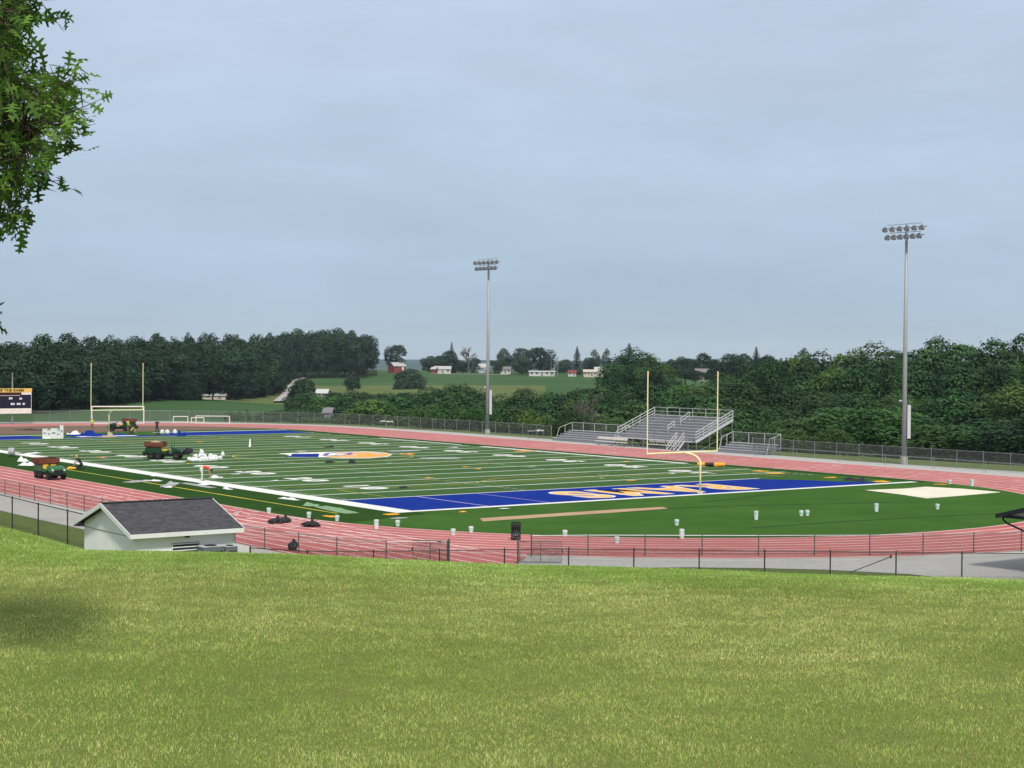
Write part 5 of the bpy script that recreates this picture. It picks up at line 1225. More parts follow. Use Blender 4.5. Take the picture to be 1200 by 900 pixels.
# belt behind the far fence and the right woods
TOPB = [(280, 488), (318, 476), (350, 462), (380, 460), (400, 457), (440, 461), (470, 462), (500, 455), (540, 455), (580, 460), (620, 461), (660, 459), (700, 452), (730, 446), (760, 452), (800, 452), (835, 446), (860, 428), (880, 418), (910, 413), (950, 410), (990, 406), (1010, 409), (1050, 404), (1090, 403), (1110, 399), (1150, 396), (1200, 397), (1300, 392)]
FRONT = [(280, 492), (400, 484), (500, 480), (600, 486), (700, 490), (840, 497), (900, 500), (960, 508), (1050, 520), (1120, 525), (1300, 530)]
DF = [(280, 262), (400, 240), (500, 230), (600, 222), (700, 214), (800, 204), (900, 186), (1000, 174), (1100, 166), (1200, 158), (1300, 152)]
NR = 7
for r_ in range(NR):
    c = 300.0+11*r_ if r_ < 4 else 296+11*r_
    while c < 1275:
        if (c > 850 and r_ in (1, 3)) or (c <= 850 and r_ in (1, 3, 5)): c += 20; continue
        deep = 1.0 if c < 850 else 1.35
        d = tp(DF, c)+[6, 18, 33, 50, 70, 95, 125][r_]*deep+rng.uniform(-3, 3)
        f = ([0, .16, .34, .52, .70, .86, 1.0] if c <= 850 else [0, .16, .27, .4, .52, .78, 1.0])[r_]; row = tp(FRONT, c)*(1-f)+tp(TOPB, c)*f+rng.uniform(-9, 9) if 0 < r_ < 6 else tp(FRONT, c)*(1-f)+tp(TOPB, c)*f+rng.uniform(-4, 7)
        x, y = colpos(c, d); z = tz(x, y); H = zat(c, row, d)-z
        w = rng.uniform(5.5, 8.0) if r_ < 2 else rng.uniform(9.0, 15.0)
        if H < 2.5: c += w*FPX/d*.6; continue
        H = min(H, 27)
        if r_ == 0: pr, w = ('B%d' % rng.integers(2), rng.uniform(3.5, 6)) if H < 6 else ('L%d' % rng.integers(3), w)
        elif rng.random() < (.42 if r_ < 4 else .22): pr = 'L%d' % rng.integers(3)
        else: pr = 'A%d' % rng.integers(5)
        right = c > 850
        if pr[0] == 'B': plant(pr, x, y, H, w, 'leafy green shrub growing just beyond the far fence', 'shrubs beyond the far fence', z, name='shrub', cat='shrub')
        elif pr[0] == 'L': plant(pr, x, y, H, w, 'light green tree in the woods at the right, beyond the light pole' if right else 'light green tree in the belt behind the far straight', 'light green trees in the right woods' if right else 'light green trees in the middle belt', z)
        else: plant(pr, x, y, H, w, 'dark green tree in the tall woods at the right' if right else 'dark green tree in the belt behind the far straight', 'dark trees in the right woods' if right else 'dark trees in the middle belt', z)
        c += w*FPX/d*(.48 if r_ else .45)
# single trees that stand apart
def pt(proto, col, d, top, wpx, label, base=None, **k):
    x, y = colpos(col, d); z = tz(x, y) if base is None else zat(col, base, d); H = zat(col, top, d)-z; z -= .09*H; H *= 1.09
    return plant(proto, x, y, max(H, 2), wpx*d/FPX, label, z=z, **k)
pt('H0', 464, 1010, 402, 27, 'lone round oak standing left of the small red barn', base=433)
pt('H1', 481, 700, 432, 40, 'bushy round tree standing in the green field in front of the red barn', base=463)
pt('H2', 457+12, 690, 444, 16, 'low bush merging into the left side of the field tree', base=463)
pt('D1', 413, 680, 440, 20, 'small dark round tree at the near edge of the field', base=458)
pt('C0', 529, 1020, 401, 19, 'dark pointed spruce behind the red and white long shed', base=436, name='spruce_tree'); pt('H2', 527, 1015, 411, 26, 'dark round tree below the spruce at the long shed', base=437)
pt('H1', 505, 1030, 417, 22, 'low dark tree left of the long red shed', base=437); pt('H0', 517, 1035, 415, 20, 'dark tree just behind the long red shed', base=437)
pt('H0', 555, 1010, 418, 16, 'small dark tree right of the bare grey tree', base=436); pt('H2', 543, 1012, 424, 14, 'low bush under the bare grey tree', base=437)
pt('H1', 590, 1020, 408, 17, 'tall rounded tree right of the far light pole', base=436); pt('H0', 581, 1000, 421, 16, 'dark rounded tree touching the far light pole on its right', base=437)
pt('H2', 612, 1020, 408, 26, 'broad dark tree at the left end of the farm grove', base=436); pt('H0', 633, 1000, 405, 34, 'tallest broad tree in the farm grove above the white trailer', base=437); pt('H1', 611, 985, 416, 26, 'dark round tree with a short trunk in front of the farm grove', base=439)
pt('H1', 660, 1040, 424, 18, 'small tree between the two utility poles and the spruce', base=438)
pt('C1', 676, 1000, 405, 20, 'slim tall spruce right of the utility poles', base=438, name='spruce_tree')
pt('T0', 697, 1030, 409, 14, 'thin topped pine left of the cream farmhouse', base=436, name='pine_tree'); pt('T0', 710, 1030, 408, 12, 'ragged pine just above the cream farmhouse', base=436, name='pine_tree'); pt('H2', 690, 1045, 419, 20, 'low dark tree behind the farmhouse pines', base=437)
pt('C1', 737, 560, 401, 30, 'dark conifer poking out above the big central tree', base=440, name='spruce_tree')
pt('A1', 740, 470, 410, 62, 'big domed tree in the middle, left of the goal post upright', base=468); pt('A3', 720, 455, 424, 46, 'left shoulder of the big domed grove, a lower round tree', base=468); pt('A0', 760, 450, 419, 48, 'round tree right beside the big domed tree', base=468); pt('A4', 778, 440, 426, 42, 'lower round tree at the right end of the domed grove', base=468)
pt('D0', 803, 720, 418, 30, 'dark round tree between the domed grove and the right goal upright', base=446); pt('D2', 822, 760, 415, 26, 'round tree left of the right goal upright, topping the skyline', base=444)
pt('D1', 815, 600, 434, 18, 'low tree half hiding the grey roofed house, left side', base=447); pt('D2', 832, 605, 433, 16, 'low tree half hiding the grey roofed house, right side', base=447)
pt('T1', 790, 780, 420, 22, 'thin tree beyond the domed grove', base=446); pt('D3', 857, 700, 415, 34, 'broad dark tree just right of the right goal upright', base=445); pt('D1', 840, 740, 421, 24, 'low dark tree directly behind the right goal upright', base=446)
pt('C0', 886, 620, 406, 26, 'pointed pine rising above the skyline right of the goal post', base=440, name='pine_tree'); pt('D3', 872, 690, 415, 28, 'dark tree left of the skyline pine', base=444); pt('D0', 902, 640, 416, 30, 'dark tree right of the skyline pine', base=444)
pt('T0', 942, 520, 407, 16, 'thin crowned tree on the skyline of the right woods', base=440)
for i in range(15):
    c = 350+i*16+rng.uniform(-5, 5); d = rng.uniform(430, 500); pt('A%d' % (i % 5), c, d, tp(TOPB, c)-1+rng.uniform(-2, 4), rng.uniform(26, 40), 'green tree in the hollow behind the belt, left of the big domed grove', group='trees in the hollow below the farm fields')
for c, d, tpx, w in ((352, 520, 445, 22), (362, 500, 446, 24), (345, 560, 452, 16)):
    pt('D2', c, d, tpx, w, 'dark tree clump right beside the farm lane', group='tree clump beside the lane')
for c in (268, 272, 280, 290): pt('B0', c, 300+rng.uniform(-10, 10), 483.5, 12, 'low shrub at the lower edge of the left field', group='shrubs in the left field', name='shrub', cat='shrub')
for i in range(14):
    c = 500+i*33+rng.uniform(-8, 8)
    if 560 < c < 578: continue
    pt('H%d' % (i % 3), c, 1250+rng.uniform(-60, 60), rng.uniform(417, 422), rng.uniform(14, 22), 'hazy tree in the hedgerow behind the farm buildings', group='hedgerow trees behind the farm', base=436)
# bare trees
def bare_tree(col, d, top, wpx, label, base=None, n=110, rs=1.0):
    x, y = colpos(col, d); z = tz(x, y) if base is None else zat(col, base, d); H = zat(col, top, d)-z; Wd = wpx*d/FPX
    t = thing('bare_tree', label, 'tree', (x, y, z)); r = np.random.default_rng(int(col)); mb = MB()
    mb.tube([(0, 0, -1), (.1, 0, H*.3), (.2, .1, H*.7)], [H*.022, H*.016, H*.008], 7); mb.build('trunk', m_deadw, t)
    mb = MB()
    def br(p, dr, L_, rad, lv):
        q = Vector(p)+dr*L_*.5+Vector(r.normal(size=3)*L_*.06); e = Vector(p)+dr*L_+Vector((0, 0, L_*.12)); mb.tube([p, q, e], [rad, rad*.7, rad*.35], 4, cap=False)
        if lv > 0:
            for k in range(5):
                nd = (dr+Vector(r.normal(size=3))*.55+Vector((0, 0, .25))).normalized(); br(q.lerp(e, r.random()), nd, L_*.55, rad*.5, lv-1)
    for k in range(11):
        a = r.uniform(0, 6.28); z0 = H*r.uniform(.2, .68); el = r.uniform(.3, 1.0); br(Vector((.15, .05, z0)), Vector((math.cos(a)*math.cos(el), math.sin(a)*math.cos(el), math.sin(el))), min(Wd*.42, (H-z0)*.8), H*.009*rs, 2)
    mb.build('branches', m_deadw, t)
bare_tree(549, 1000, 404, 20, 'bare grey tree between the farm sheds and the far light pole', base=436, rs=2.2)
bare_tree(684, 228, 460, 40, 'bare brownish grey tree in front of the belt, left of the small bleachers', rs=.8); bare_tree(694, 222, 464, 34, 'second bare grey tree close right of the first, left of the goal upright', rs=.8)

# ---------------------------------------------------------------- farm buildings beyond the valley
m_red = M('barn red', (.22, .05, .04), .8, .15, 1); m_roofm = M('pale metal roof', (.44, .44, .44), .5, .08, 1); m_hw = M('white clapboard', (.52, .53, .52), .7, .06, 1); m_creamw = M('cream wall', (.52, .47, .38), .8, .08, 1); m_roofg = M('grey house roof', (.20, .19, .20), .8, .1, 1); m_bluew = M('pale blue siding', (.38, .44, .52), .7, .08, 1)
def building(name, label, px0, px1, rtop, rbase, d, wall, roof, depth=7, roof_frac=.4, windows=2, door=True, rz=0.0, cat='building', base=None, hip=False):
    w = (px1-px0)*d/FPX; cc = (px0+px1)/2; x, y = colpos(cc, d); z0 = zat(cc, rbase, d); Ht = zat(cc, rtop, d)-z0; E_ = Ht*(1-roof_frac)
    t = thing(name, label, cat, (x, y, z0), YAWR+rz)
    mb = MB(); mb.add([(-w/2, 0, -2), (w/2, 0, -2), (w/2, depth, -2), (-w/2, depth, -2), (-w/2, 0, E_), (w/2, 0, E_), (w/2, depth, E_), (-w/2, depth, E_), (-w/2, depth/2, Ht-.1), (w/2, depth/2, Ht-.1)], [(0, 1, 5, 4), (1, 2, 6, 9, 5), (2, 3, 7, 6), (3, 0, 4, 8, 7)]); mb.build('wall', wall, t)
    mb = MB(); o = .4
    for s in (0, 1):
        a = -o if s == 0 else depth+o; vs = [(-w/2-o, a, E_-.12), (w/2+o, a, E_-.12), (w/2+o, depth/2, Ht), (-w/2-o, depth/2, Ht)]; lo = [(p[0], p[1], p[2]-.18) for p in vs]; mb.add(vs+lo, [(0, 1, 2, 3), (7, 6, 5, 4), (0, 4, 5, 1), (1, 5, 6, 2), (2, 6, 7, 3), (3, 7, 4, 0)])
    mb.build('roof', roof, t)
    n = windows+(1 if door else 0)
    for k in range(n):
        xx = -w/2+w*(k+.5)/n
        if door and k == n//2:
            mb = MB(); mb.box((xx, -.03, min(2.1, E_*.8)/2), (1.1, .06, min(2.1, E_*.8))); mb.build('door', m_trim if wall is m_red else m_roofg, t)
        else:
            mb = MB(); mb.box((xx, -.03, E_*.58), (min(1.3, w/n*.5), .06, E_*.34)); f = mb.build('window', m_glass, t)
            mb = MB(); mb.box((xx, -.07, E_*.58-E_*.19), (min(1.5, w/n*.6), .08, .08)); mb.build('sill', m_trim, f)
    return t
building('red_barn', 'small red barn with pale gabled roof at the lone oak', 461, 476, 424.5, 434, 1000, m_red, m_roofm, depth=9, roof_frac=.45, windows=1, rz=.5)
building('long_shed', 'long low shed, red at its left end, with white walls and pale roof', 509, 528, 429, 437.5, 990, m_hw, m_roofm, depth=8, roof_frac=.38, windows=2)
building('red_shed', 'red gabled end of the long shed', 504.5, 510, 430, 437.5, 985, m_red, m_roofm, depth=8, roof_frac=.3, windows=1, door=False, rz=-.2)
building('farm_house', 'pale blue farm house with white roof just left of the far light pole', 561, 573, 426, 437, 1060, m_bluew, m_roofm, windows=3)
building('farm_house', 'small white farm house with a grey roof right of the far light pole', 586, 598, 429.5, 437.5, 1000, m_hw, m_roofg, windows=2)
building('white_trailer', 'long flat white trailer below the farm grove', 620, 650, 434.5, 440.5, 960, m_hw, m_hw, depth=3, roof_frac=.12, windows=4, cat='trailer')
building('small_shed', 'small white shed with reddish doors below the slim spruce', 666, 675, 434, 440, 960, m_hw, m_red, windows=1, depth=5)
building('farm_house', 'cream farmhouse with a low wing at the right of the fields', 684, 699, 433, 441, 950, m_creamw, m_creamw, windows=3, roof_frac=.3); building('farm_house', 'taller pale end of the cream farmhouse', 697, 709, 430, 441, 960, m_creamw, m_roofm, windows=2, roof_frac=.35)
building('field_shed', 'long white field shed with tan walls at the foot of the left wood', 237, 264, 460.5, 467.5, 560, m_creamw, m_hw, depth=7, roof_frac=.35, windows=1, rz=.15)
building('farm_house', 'grey roofed house among trees behind the right goal upright', 816, 831, 432, 441, 640, M('muted stone wall', (.22, .22, .20), .8), m_roofg, windows=3, roof_frac=.45)
building('valley_house', 'white roofed building half hidden by trees right of the lane', 371, 383, 456, 464, 470, m_hw, m_hw, depth=6, roof_frac=.5, windows=1)
building('valley_house', 'pale blue gabled house low among the trees behind the far fence', 380, 387, 478, 490, 275, m_bluew, m_roofg, depth=5, roof_frac=.35, windows=2, door=False)
def upole(col, d, top, base, label, arm=True, mat=None):
    x, y = colpos(col, d); z = zat(col, base, d); H = zat(col, top, d)-z; t = thing('utility_pole', label, 'utility pole', (x, y, z), YAWR, 'wooden utility poles in the valley')
    mb = MB(); mb.tube([(0, 0, -1), (0, 0, H)], [.22, .14], 7); mb.build('pole', M('weathered pole wood', (.22, .19, .16), .9, .2, 3), t)
    if arm: mb = MB(); mb.bar((-1.0, 0, H-.6), (1.0, 0, H-.6), .12); mb.build('crossarm', MATS['weathered pole wood'], t)
upole(645.5, 950, 420, 440, 'left utility pole above the white trailer'); upole(653.5, 950, 418, 439, 'right, taller utility pole above the white trailer')
upole(371, 500, 450, 470, 'short utility pole beside the white roofed building'); upole(355, 480, 465, 478, 'utility pole low among the trees right of the lane', arm=True)
def at_d(col, row, d): x, y = colpos(col, d); return x, y
# lane climbing beside the wood
lane = [(326, 560, 2.6), (331, 600, 2.6), (335, 640, 2.6), (338, 700, 2.5), (341, 770, 2.4), (345, 830, 2.2), (350, 880, 2.2), (357, 905, 2.2)]
mb = MB(); A, B = [], []
for c, d, w in lane:
    x, y = colpos(c, d); hw = w*.72; A.append((x-RH[0]*hw, y-RH[1]*hw, 0)); B.append((x+RH[0]*hw, y+RH[1]*hw, 0))
def dens(P, k=6):
    out = []
    for a, b in zip(P[:-1], P[1:]):
        for i in range(k): out.append(tuple(a[j]+(b[j]-a[j])*i/k for j in range(3)))
    return out+[P[-1]]
A = [(p[0], p[1], tz(p[0], p[1])+.6) for p in dens(A)]; B = [(p[0], p[1], tz(p[0], p[1])+.6) for p in dens(B)]
mb.strip(A, B); struct('lane', mb, M('pale lane gravel', (.42, .40, .38), .9, .1, .3))
for px in (367, 370, 374, 378):   # pale trunks at the wood edge
    pass
# farm drive in front of the long shed
mb = MB(); a, b = [], []
for c in range(505, 600, 5): x, y = colpos(c, 975); a.append((x, y, tz(x, y)+.2)); x, y = colpos(c, 981); b.append((x, y, tz(x, y)+.2))
mb.strip(a, b); struct('farm_drive', mb, MATS['pale lane gravel'])
# ---------------------------------------------------------------- oak at the upper left, its trunk outside the frame
def oak():
    r = np.random.default_rng(11)
    ox, oy = W(-8.2, 11.0); zb = tz(ox, oy); t = thing('oak_tree', 'large lobed leaf oak overhanging the lawn at the upper left', 'tree', (ox, oy, zb))
    def loc(u, d, z): x, y = W(u, d); return Vector((x-ox, y-oy, z-zb))
    leaves_P = []; leaves_D = []; leaves_s = []
    tr = MB(); tr.tube([(0, 0, -.3), (0, 0, .3), (.05, .02, 2.2), (.0, .1, 4.5), (.1, 0, 7.5), (0, .1, 10)], [.36, .27, .23, .18, .11, .03], 12); tr.build('trunk', m_bark, t, smooth=True)
    limbs = MB(); twigs = MB(); segs = []
    def limb(a, b, r0, r1, sag=.15, n=7):
        P = [a.lerp(b, i/n)+Vector((r.normal()*.05, r.normal()*.05, -sag*math.sin(PI*i/n)*-.6+r.normal()*.04)) for i in range(n+1)]; P[0] = a; P[-1] = b
        limbs.tube(P, [r0+(r1-r0)*i/n for i in range(n+1)], 7); segs.extend(P[1:]); return P
    T = lambda z: Vector((.05, .05, z))
    # limbs reaching towards the frame (right), at several heights
    for (z0, u, d, z1) in ((2.6, -3.25, 10.6, 11.35), (3.0, -3.75, 11.8, 11.9), (3.8, -3.6, 10.6, 12.2), (4.4, -4.1, 11.5, 13.2), (2.3, -3.7, 10.2, 10.95), (5.2, -4.5, 10.8, 14.2), (1.6, -4.2, 11.4, 10.25)):
        limb(T(z0), loc(u, d, z1), .075, .012)
    for k in range(22):
        a = r.uniform(0, 2*PI); z0 = r.uniform(2.4, 7.8); L_ = (3.6-.28*(z0-2.4))*r.uniform(.75, 1.0); e = Vector((math.cos(a)*L_, math.sin(a)*L_, z0+r.uniform(.3, 1.4)))
        uu, dd = ud(ox+e.x, oy+e.y)
        if 600+FPX*uu/max(dd, 1) > -55: e *= .6
        limb(T(z0), e, .07, .012)
    S = np.array([tuple(s) for s in segs])
    def spray(p, n=8, spread=.24):
        p = Vector(p); k = int(np.argmin(((S-np.array(p))**2).sum(1))); q = Vector(S[k])
        if (q-p).length < 1.1: twigs.tube([q, q.lerp(p, .5)+Vector((0, 0, .05)), p], [.010, .007, .004], 4, cap=False)
        out = (p-q); out = out.normalized() if out.length > .05 else Vector((1, 0, 0))
        for i in range(n):
            c = p+Vector(r.normal(size=3))*spread*.6; dr = (out*.8+Vector(r.normal(size=3))*.6+Vector((0, 0, -.35))).normalized()
            if r.random() < .5: twigs.tube([p, c], [.004, .002], 3, cap=False)
            leaves_P.append(c); leaves_D.append(dr); leaves_s.append(r.uniform(.105, .155))
    # the part of the crown that hangs into view: a volume in lawn coordinates
    prof = [(0, 56, 0), (15, 55, 0), (35, 55, 0), (55, 50, 0), (68, 40, 0), (78, 40, 0), (84, 80, 0), (95, 98, 0), (110, 100, 0), (122, 104, 0), (135, 106, 0), (150, 102, 0), (160, 90, 0), (172, 76, 0), (185, 68, 0), (200, 60, 0), (212, 54, 0), (222, 32, 0), (232, 10, 0)]
    for row in np.arange(-30, 226, 2.6):
        ext = float(np.interp(row, [p[0] for p in prof], [p[1] for p in prof]))
        for k in range(5):
            c = ext+r.normal()*7-36-r.uniform(0, ext+70)*(1 if k else .06); d = 11+r.normal()*.75
            if r.random() < .15: continue
            u = (c-600)/FPX*d; z = zat(c, row, d)
            spray(loc(u+r.normal()*.03, d, z+r.normal()*.03), 5, .12)
    for (c, row, n) in ((24, 262, 9), (30, 252, 6), (12, 250, 7), (2, 256, 9), (-10, 255, 9), (5, 240, 6), (-25, 250, 12), (50, 206, 8), (58, 212, 5), (88, 122, 4), (93, 127, 3), (90, 116, 2), (-22, 370, 10), (-8, 374, 5), (-5, 366, 3), (-60, 366, 8), (48, 30, 6), (52, 12, 6)):
        u = (c-600)/FPX*11.0; spray(loc(u, 11+r.normal()*.2, zat(c, row, 11.0)), n, .10)
    for k in range(1900):
        a = r.uniform(0, 2*PI); ph = math.acos(r.uniform(-1, 1)); q = r.random()**.4; R_ = 3.8
        p = Vector((R_*q*math.sin(ph)*math.cos(a), R_*q*math.sin(ph)*math.sin(a), 5.9+4.0*q*math.cos(ph)))
        uu, dd = ud(ox+p.x, oy+p.y)
        if 600+FPX*uu/max(dd, 1) > -270 or dd < 6.5: continue
        spray(p, 6, .22)
    limbs.build('branches', m_bark, t, smooth=True); twigs.build('twigs', m_bark, t, recalc=False)
    # pin oak leaf outline, lobed and pointed
    half = [(0, .02), (.16, .035), (.22, .20), (.30, .22), (.31, .07), (.44, .07), (.50, .34), (.58, .36), (.57, .10), (.70, .08), (.78, .24), (.85, .22), (.84, .06), (1.0, .0)]
    n_ = len(half); out = [(a, b) for a, b in half]+[(a, -b) for a, b in half[-2::-1]]
    base = np.array([(a, b, -.10*abs(b)*1.2-.12*(a-.5)**2) for a, b in out]); nv = len(base)
    tris = []
    for i in range(n_-1): tris.append((i, i+1, nv-2-i if nv-2-i >= 0 else 0)); 
    # quads between mirrored halves
    F = []
    for i in range(n_-1):
        m0, m1 = (nv-i) % nv if i else nv-1, nv-1-i-1
        a0, a1 = i, i+1; b0 = nv-1-i if i < n_-1 else i; b1 = nv-1-(i+1)
        if b1 > a1: F.append((a0, a1, b1, b0))
        else: F.append((a0, a1, b0))
    P = np.array([tuple(p) for p in leaves_P]); D = np.array([tuple(p) for p in leaves_D]); s = np.array(leaves_s); m = len(P)
    D /= np.linalg.norm(D, axis=1, keepdims=True); up = np.array([0, 0, 1.0])+r.normal(size=(m, 3))*.55; B = np.cross(up, D); B /= np.linalg.norm(B, axis=1, keepdims=True); Nn = np.cross(D, B)
    V = P[:, None]+s[:, None, None]*(base[None, :, 0, None]*D[:, None]+base[None, :, 1, None]*B[:, None]+base[None, :, 2, None]*Nn[:, None])
    V = V.reshape(-1, 3); fl = []; ls = []; lt = []
    cnt = 0
    for f in F: ls.append(cnt); lt.append(len(f)); fl += list(f); cnt += len(f)
    fl = np.array(fl); ls = np.array(ls); lt = np.array(lt)
    LI = (fl[None]+np.arange(m)[:, None]*nv).ravel(); LS = (ls[None]+np.arange(m)[:, None]*cnt).ravel(); LT = np.tile(lt, m)
    me = bpy.data.meshes.new('leaves'); me.vertices.add(len(V)); me.vertices.foreach_set('co', V.astype(np.float32).ravel()); me.loops.add(len(LI)); me.loops.foreach_set('vertex_index', LI.astype(np.int32)); me.polygons.add(len(LS)); me.polygons.foreach_set('loop_start', LS.astype(np.int32)); me.polygons.foreach_set('loop_total', LT.astype(np.int32)); me.update()
    at_ = me.attributes.new('tone', 'FLOAT', 'FACE'); at_.data.foreach_set('value', np.repeat(r.uniform(.6, 1.5, m), len(F)).astype(np.float32))
    lm = leafmat('oak leaf', (.034, .105, .018), (.14, .28, .046), trans=.42, nscale=1.5, hv=.02); me.materials.append(lm)
    o = bpy.data.objects.new('leaves', me); C.objects.link(o); o.parent = t
    return m
print('oak leaves', oak())

# ---------------------------------------------------------------- grass blades of the lawn
def grass():
    r = np.random.default_rng(3); Us = []; Ds = []; Hs = []; Ws = []
    for (d0, d1, dens_, h, w) in ((6.0, 9, 5200, .025, .0038), (9, 13, 3700, .026, .0048), (13, 18, 2600, .028, .0062), (18, 25, 1800, .030, .0080), (25, 34, 700, .036, .011)):
        w0 = d0*.345+4.5; w1 = d1*.345+4.5; area = (w0+w1)*(d1-d0); n = int(area*dens_)
        d = r.uniform(d0, d1, n); u = r.uniform(-1, 1, n)*(d*.345+4.5); Us.append(u); Ds.append(d); Hs.append(np.full(n, h)); Ws.append(np.full(n, w))
    u, d, h, w = map(np.concatenate, (Us, Ds, Hs, Ws)); n = len(u)
    x, y = W(u, d)
    # clumpiness: long wave patches of taller / drier grass
    def wave(sc_, sd):
        q = np.zeros(n); rr_ = np.random.default_rng(sd)
        for _ in range(9):
            a = rr_.uniform(0, 6.28); k = sc_*rr_.uniform(.6, 1.7); q += np.sin(k*(x*math.cos(a)+y*math.sin(a))+rr_.uniform(0, 6.28))
        return q/3
    c1, c2, c3 = wave(1.1, 1), wave(4.5, 2), wave(14, 5)
    tall = r.random(n) < .06; h = .86*h*(1+.14*c2+.10*c3)*r.uniform(.45, 1.25, n)*np.where(tall, 1.45, 1); h = np.clip(h, .008, .09)
    z = terrain(x, y)-.004; base = np.stack([x, y, z], 1)
    a = r.uniform(0, 2*PI, n); face = np.stack([np.cos(a), np.sin(a), np.zeros(n)], 1); ln = r.uniform(0, 2*PI, n); lean = np.stack([np.cos(ln), np.sin(ln), np.zeros(n)], 1)*(h*r.uniform(.15, .9, n))[:, None]
    upv = np.stack([np.zeros(n), np.zeros(n), h], 1); ww = (w*r.uniform(.7, 1.3, n))[:, None]
    v0 = base-face*ww/2; v1 = base+face*ww/2; v2 = base+upv*.6+lean*.35+face*ww*.38; v3 = base+upv*.6+lean*.35-face*ww*.38; v4 = base+upv+lean
    V = np.stack([v0, v1, v2, v3, v4], 1).reshape(-1, 3); q = np.array([0, 1, 2, 3, 3, 2, 4]); LI = (q[None]+np.arange(n)[:, None]*5).ravel()
    LS = (np.array([0, 4])[None]+np.arange(n)[:, None]*7).ravel(); LT = np.tile([4, 3], n)
    me = bpy.data.meshes.new('grass'); me.vertices.add(len(V)); me.vertices.foreach_set('co', V.astype(np.float32).ravel()); me.loops.add(len(LI)); me.loops.foreach_set('vertex_index', LI.astype(np.int32)); me.polygons.add(2*n); me.polygons.foreach_set('loop_start', LS.astype(np.int32)); me.polygons.foreach_set('loop_total', LT.astype(np.int32)); me.update()
    dry = np.clip(.44+.16*np.exp(-((d-17)/2.6)**2)-.14*np.exp(-((d-11)/2.0)**2)+.20*c1+.10*c2-.12*np.clip((d-19)/3, 0, 1)*3*.6-.10*np.clip((10-d)/3, 0, 1), .08, .85); isdry = r.random(n) < dry*.75
    t_ = r.random(n)[:, None]; g0, g1 = np.array([.17, .25, .048]), np.array([.30, .39, .090]); y0, y1 = np.array([.34, .32, .13]), np.array([.50, .45, .20]); o0, o1 = np.array([.27, .29, .07]), np.array([.37, .36, .10])
    col = g0+(g1-g0)*t_; ol = (r.random(n) < .35)[:, None]; col = np.where(ol, o0+(o1-o0)*t_, col); col = np.where(isdry[:, None], y0+(y1-y0)*t_, col)
    col = col*(1.34+.12*c1+.09*c2+.10*c3)[:, None]*r.uniform(.70, 1.24, n)[:, None]*np.where(tall, 1.15, 1)[:, None]*np.array([.97, 1.04, 1.0]); cr_ = np.clip((d-19)/4, 0, 1)[:, None]; col = col*(1+cr_*np.array([-.12, .05, -.06]))
    col4 = np.concatenate([np.clip(col, .01, .9), np.ones((n, 1))], 1); at_ = me.attributes.new('blade', 'FLOAT_COLOR', 'FACE'); at_.data.foreach_set('color', np.repeat(col4, 2, 0).astype(np.float32).ravel())
    m, nt, b = newmat('grass blade'); L = nt.links.new; a_ = N(nt, 'ShaderNodeAttribute'); a_.attribute_name = 'blade'; L(a_.outputs['Color'], b.inputs['Base Color']); b.inputs['Roughness'].default_value = .55; b.inputs['Specular IOR Level'].default_value = .25
    tr = N(nt, 'ShaderNodeBsdfTranslucent'); L(a_.outputs['Color'], tr.inputs['Color']); mx = N(nt, 'ShaderNodeMixShader'); mx.inputs[0].default_value = .35; L(b.outputs[0], mx.inputs[1]); L(tr.outputs[0], mx.inputs[2]); L(mx.outputs[0], nt.nodes['Material Output'].inputs['Surface'])
    me.materials.append(m); o = bpy.data.objects.new('grass', me); C.objects.link(o); tag(o, 'short mown green and straw coloured grass of the foreground lawn', 'grass', kind='stuff'); return n
print('blades', grass())

# ---------------------------------------------------------------- light, sky, camera
SUN_EL, SUN_AZ_CAM = 47, 168       # degrees; azimuth measured clockwise from the view direction
az = YAW-math.radians(SUN_AZ_CAM); el = math.radians(SUN_EL)
sd = Vector((math.cos(az)*math.cos(el), math.sin(az)*math.cos(el), math.sin(el)))
sl = bpy.data.lights.new('sun', 'SUN'); sl.energy = 3.3; sl.angle = math.radians(6); sl.color = (1, .95, .87)
so = bpy.data.objects.new('sun', sl); C.objects.link(so); so.rotation_euler = sd.to_track_quat('Z', 'Y').to_euler()
w = bpy.data.worlds.new('World'); sc.world = w; w.use_nodes = True; nt = w.node_tree; L = nt.links.new; bg = nt.nodes['Background']
sky = N(nt, 'ShaderNodeTexSky', sky_type='NISHITA'); sky.sun_disc = False; sky.sun_elevation = el; sky.sun_rotation = math.atan2(sd.x, sd.y); sky.dust_density = 2.5; sky.air_density = 1.1
tc = N(nt, 'ShaderNodeTexCoord'); mp = N(nt, 'ShaderNodeMapping'); mp.inputs['Scale'].default_value = (1.0, 1.0, 4.0); L(tc.outputs['Generated'], mp.inputs['Vector'])
K = 10.0
def kc(c): return tuple(v*K for v in c)
def lin(r_, g_, b_): return tuple((((v/255)+.055)/1.055)**2.4 for v in (r_, g_, b_))
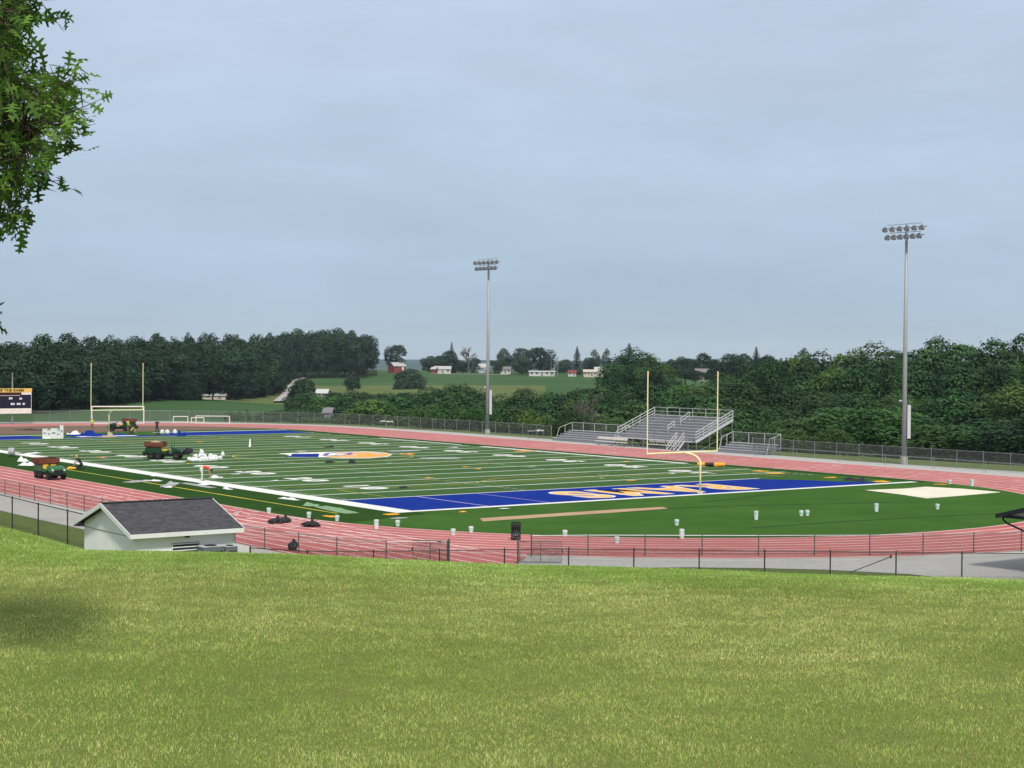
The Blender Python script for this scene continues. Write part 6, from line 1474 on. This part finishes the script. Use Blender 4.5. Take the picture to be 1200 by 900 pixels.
# veil of overcast cloud: gradient by elevation plus soft streaks
sp = N(nt, 'ShaderNodeSeparateXYZ'); L(tc.outputs['Generated'], sp.inputs[0])
cr = N(nt, 'ShaderNodeValToRGB'); L(sp.outputs['Z'], cr.inputs['Fac']); e = cr.color_ramp.elements
e[0].position = 0; e[0].color = (*lin(171, 194, 215), 1); e[1].position = .23; e[1].color = (*lin(197, 212, 235), 1)
for ps, cc in ((.04, (174, 198, 223)), (.10, (184, 205, 228)), (.16, (193, 211, 234))): q = e.new(ps); q.color = (*lin(*cc), 1)
q = e.new(.6); q.color = (*lin(206, 208, 212), 1)
def wnoise(scale, detail, lo, hi, rough=.6):
    nz = N(nt, 'ShaderNodeTexNoise'); nz.inputs['Scale'].default_value = scale; nz.inputs['Detail'].default_value = detail; nz.inputs['Roughness'].default_value = rough; nz.inputs['Distortion'].default_value = .3; L(mp.outputs['Vector'], nz.inputs['Vector'])
    mr = N(nt, 'ShaderNodeMapRange'); mr.inputs['From Min'].default_value = .3; mr.inputs['From Max'].default_value = .7; mr.inputs['To Min'].default_value = lo; mr.inputs['To Max'].default_value = hi; L(nz.outputs['Fac'], mr.inputs['Value']); return mr.outputs['Result']
n1 = wnoise(2.6, 7, .92, 1.10, .55); n2 = wnoise(8, 7, .955, 1.045)
mm = N(nt, 'ShaderNodeMath', operation='MULTIPLY'); L(n1, mm.inputs[0]); L(n2, mm.inputs[1])
mk = N(nt, 'ShaderNodeMath', operation='MULTIPLY'); mk.inputs[1].default_value = K; L(mm.outputs[0], mk.inputs[0])
vm = N(nt, 'ShaderNodeVectorMath', operation='SCALE'); L(cr.outputs['Color'], vm.inputs[0]); L(mk.outputs[0], vm.inputs['Scale'])
mx = N(nt, 'ShaderNodeMix', data_type='RGBA'); mx.inputs['Factor'].default_value = .93
ins = [i for i in mx.inputs if i.type == 'RGBA']; L(sky.outputs['Color'], ins[0]); L(vm.outputs[0], ins[1]); L([o for o in mx.outputs if o.type == 'RGBA'][0], bg.inputs['Color']); bg.inputs['Strength'].default_value = .1
cam = bpy.data.cameras.new('camera'); co = bpy.data.objects.new('camera', cam); C.objects.link(co); sc.camera = co
cam.sensor_width = 36; cam.lens = FPX/1200*36; cam.clip_end = 20000; cam.clip_start = .1
m4 = Matrix(((_R[0], _U[0], -_F[0], CAM[0]), (_R[1], _U[1], -_F[1], CAM[1]), (_R[2], _U[2], -_F[2], CAM[2]), (0, 0, 0, 1))); co.matrix_world = m4
sc.view_settings.view_transform = 'Standard'; sc.view_settings.look = 'None'; sc.view_settings.exposure = 0; sc.view_settings.gamma = 1
sc.cycles.max_bounces = 6; sc.cycles.diffuse_bounces = 3; sc.cycles.transparent_max_bounces = 16; sc.cycles.use_denoising = True
# thin summer haze lying over the valley
mb = MB(); mb.box2((-9000, -9000, -60), (9000, 9000, 160)); hz_ = mb.build('haze', None); tag(hz_, kind='structure')
m = bpy.data.materials.new('thin haze'); m.use_nodes = True; nt = m.node_tree; nt.nodes.remove(nt.nodes['Principled BSDF'])
vs_ = nt.nodes.new('ShaderNodeVolumeScatter'); vs_.inputs['Color'].default_value = (.62, .80, 1.0, 1); vs_.inputs['Density'].default_value = .00006; vs_.inputs['Anisotropy'].default_value = .0
nt.links.new(vs_.outputs[0], nt.nodes['Material Output'].inputs['Volume']); hz_.data.materials.append(m)
sc.cycles.volume_bounces = 0
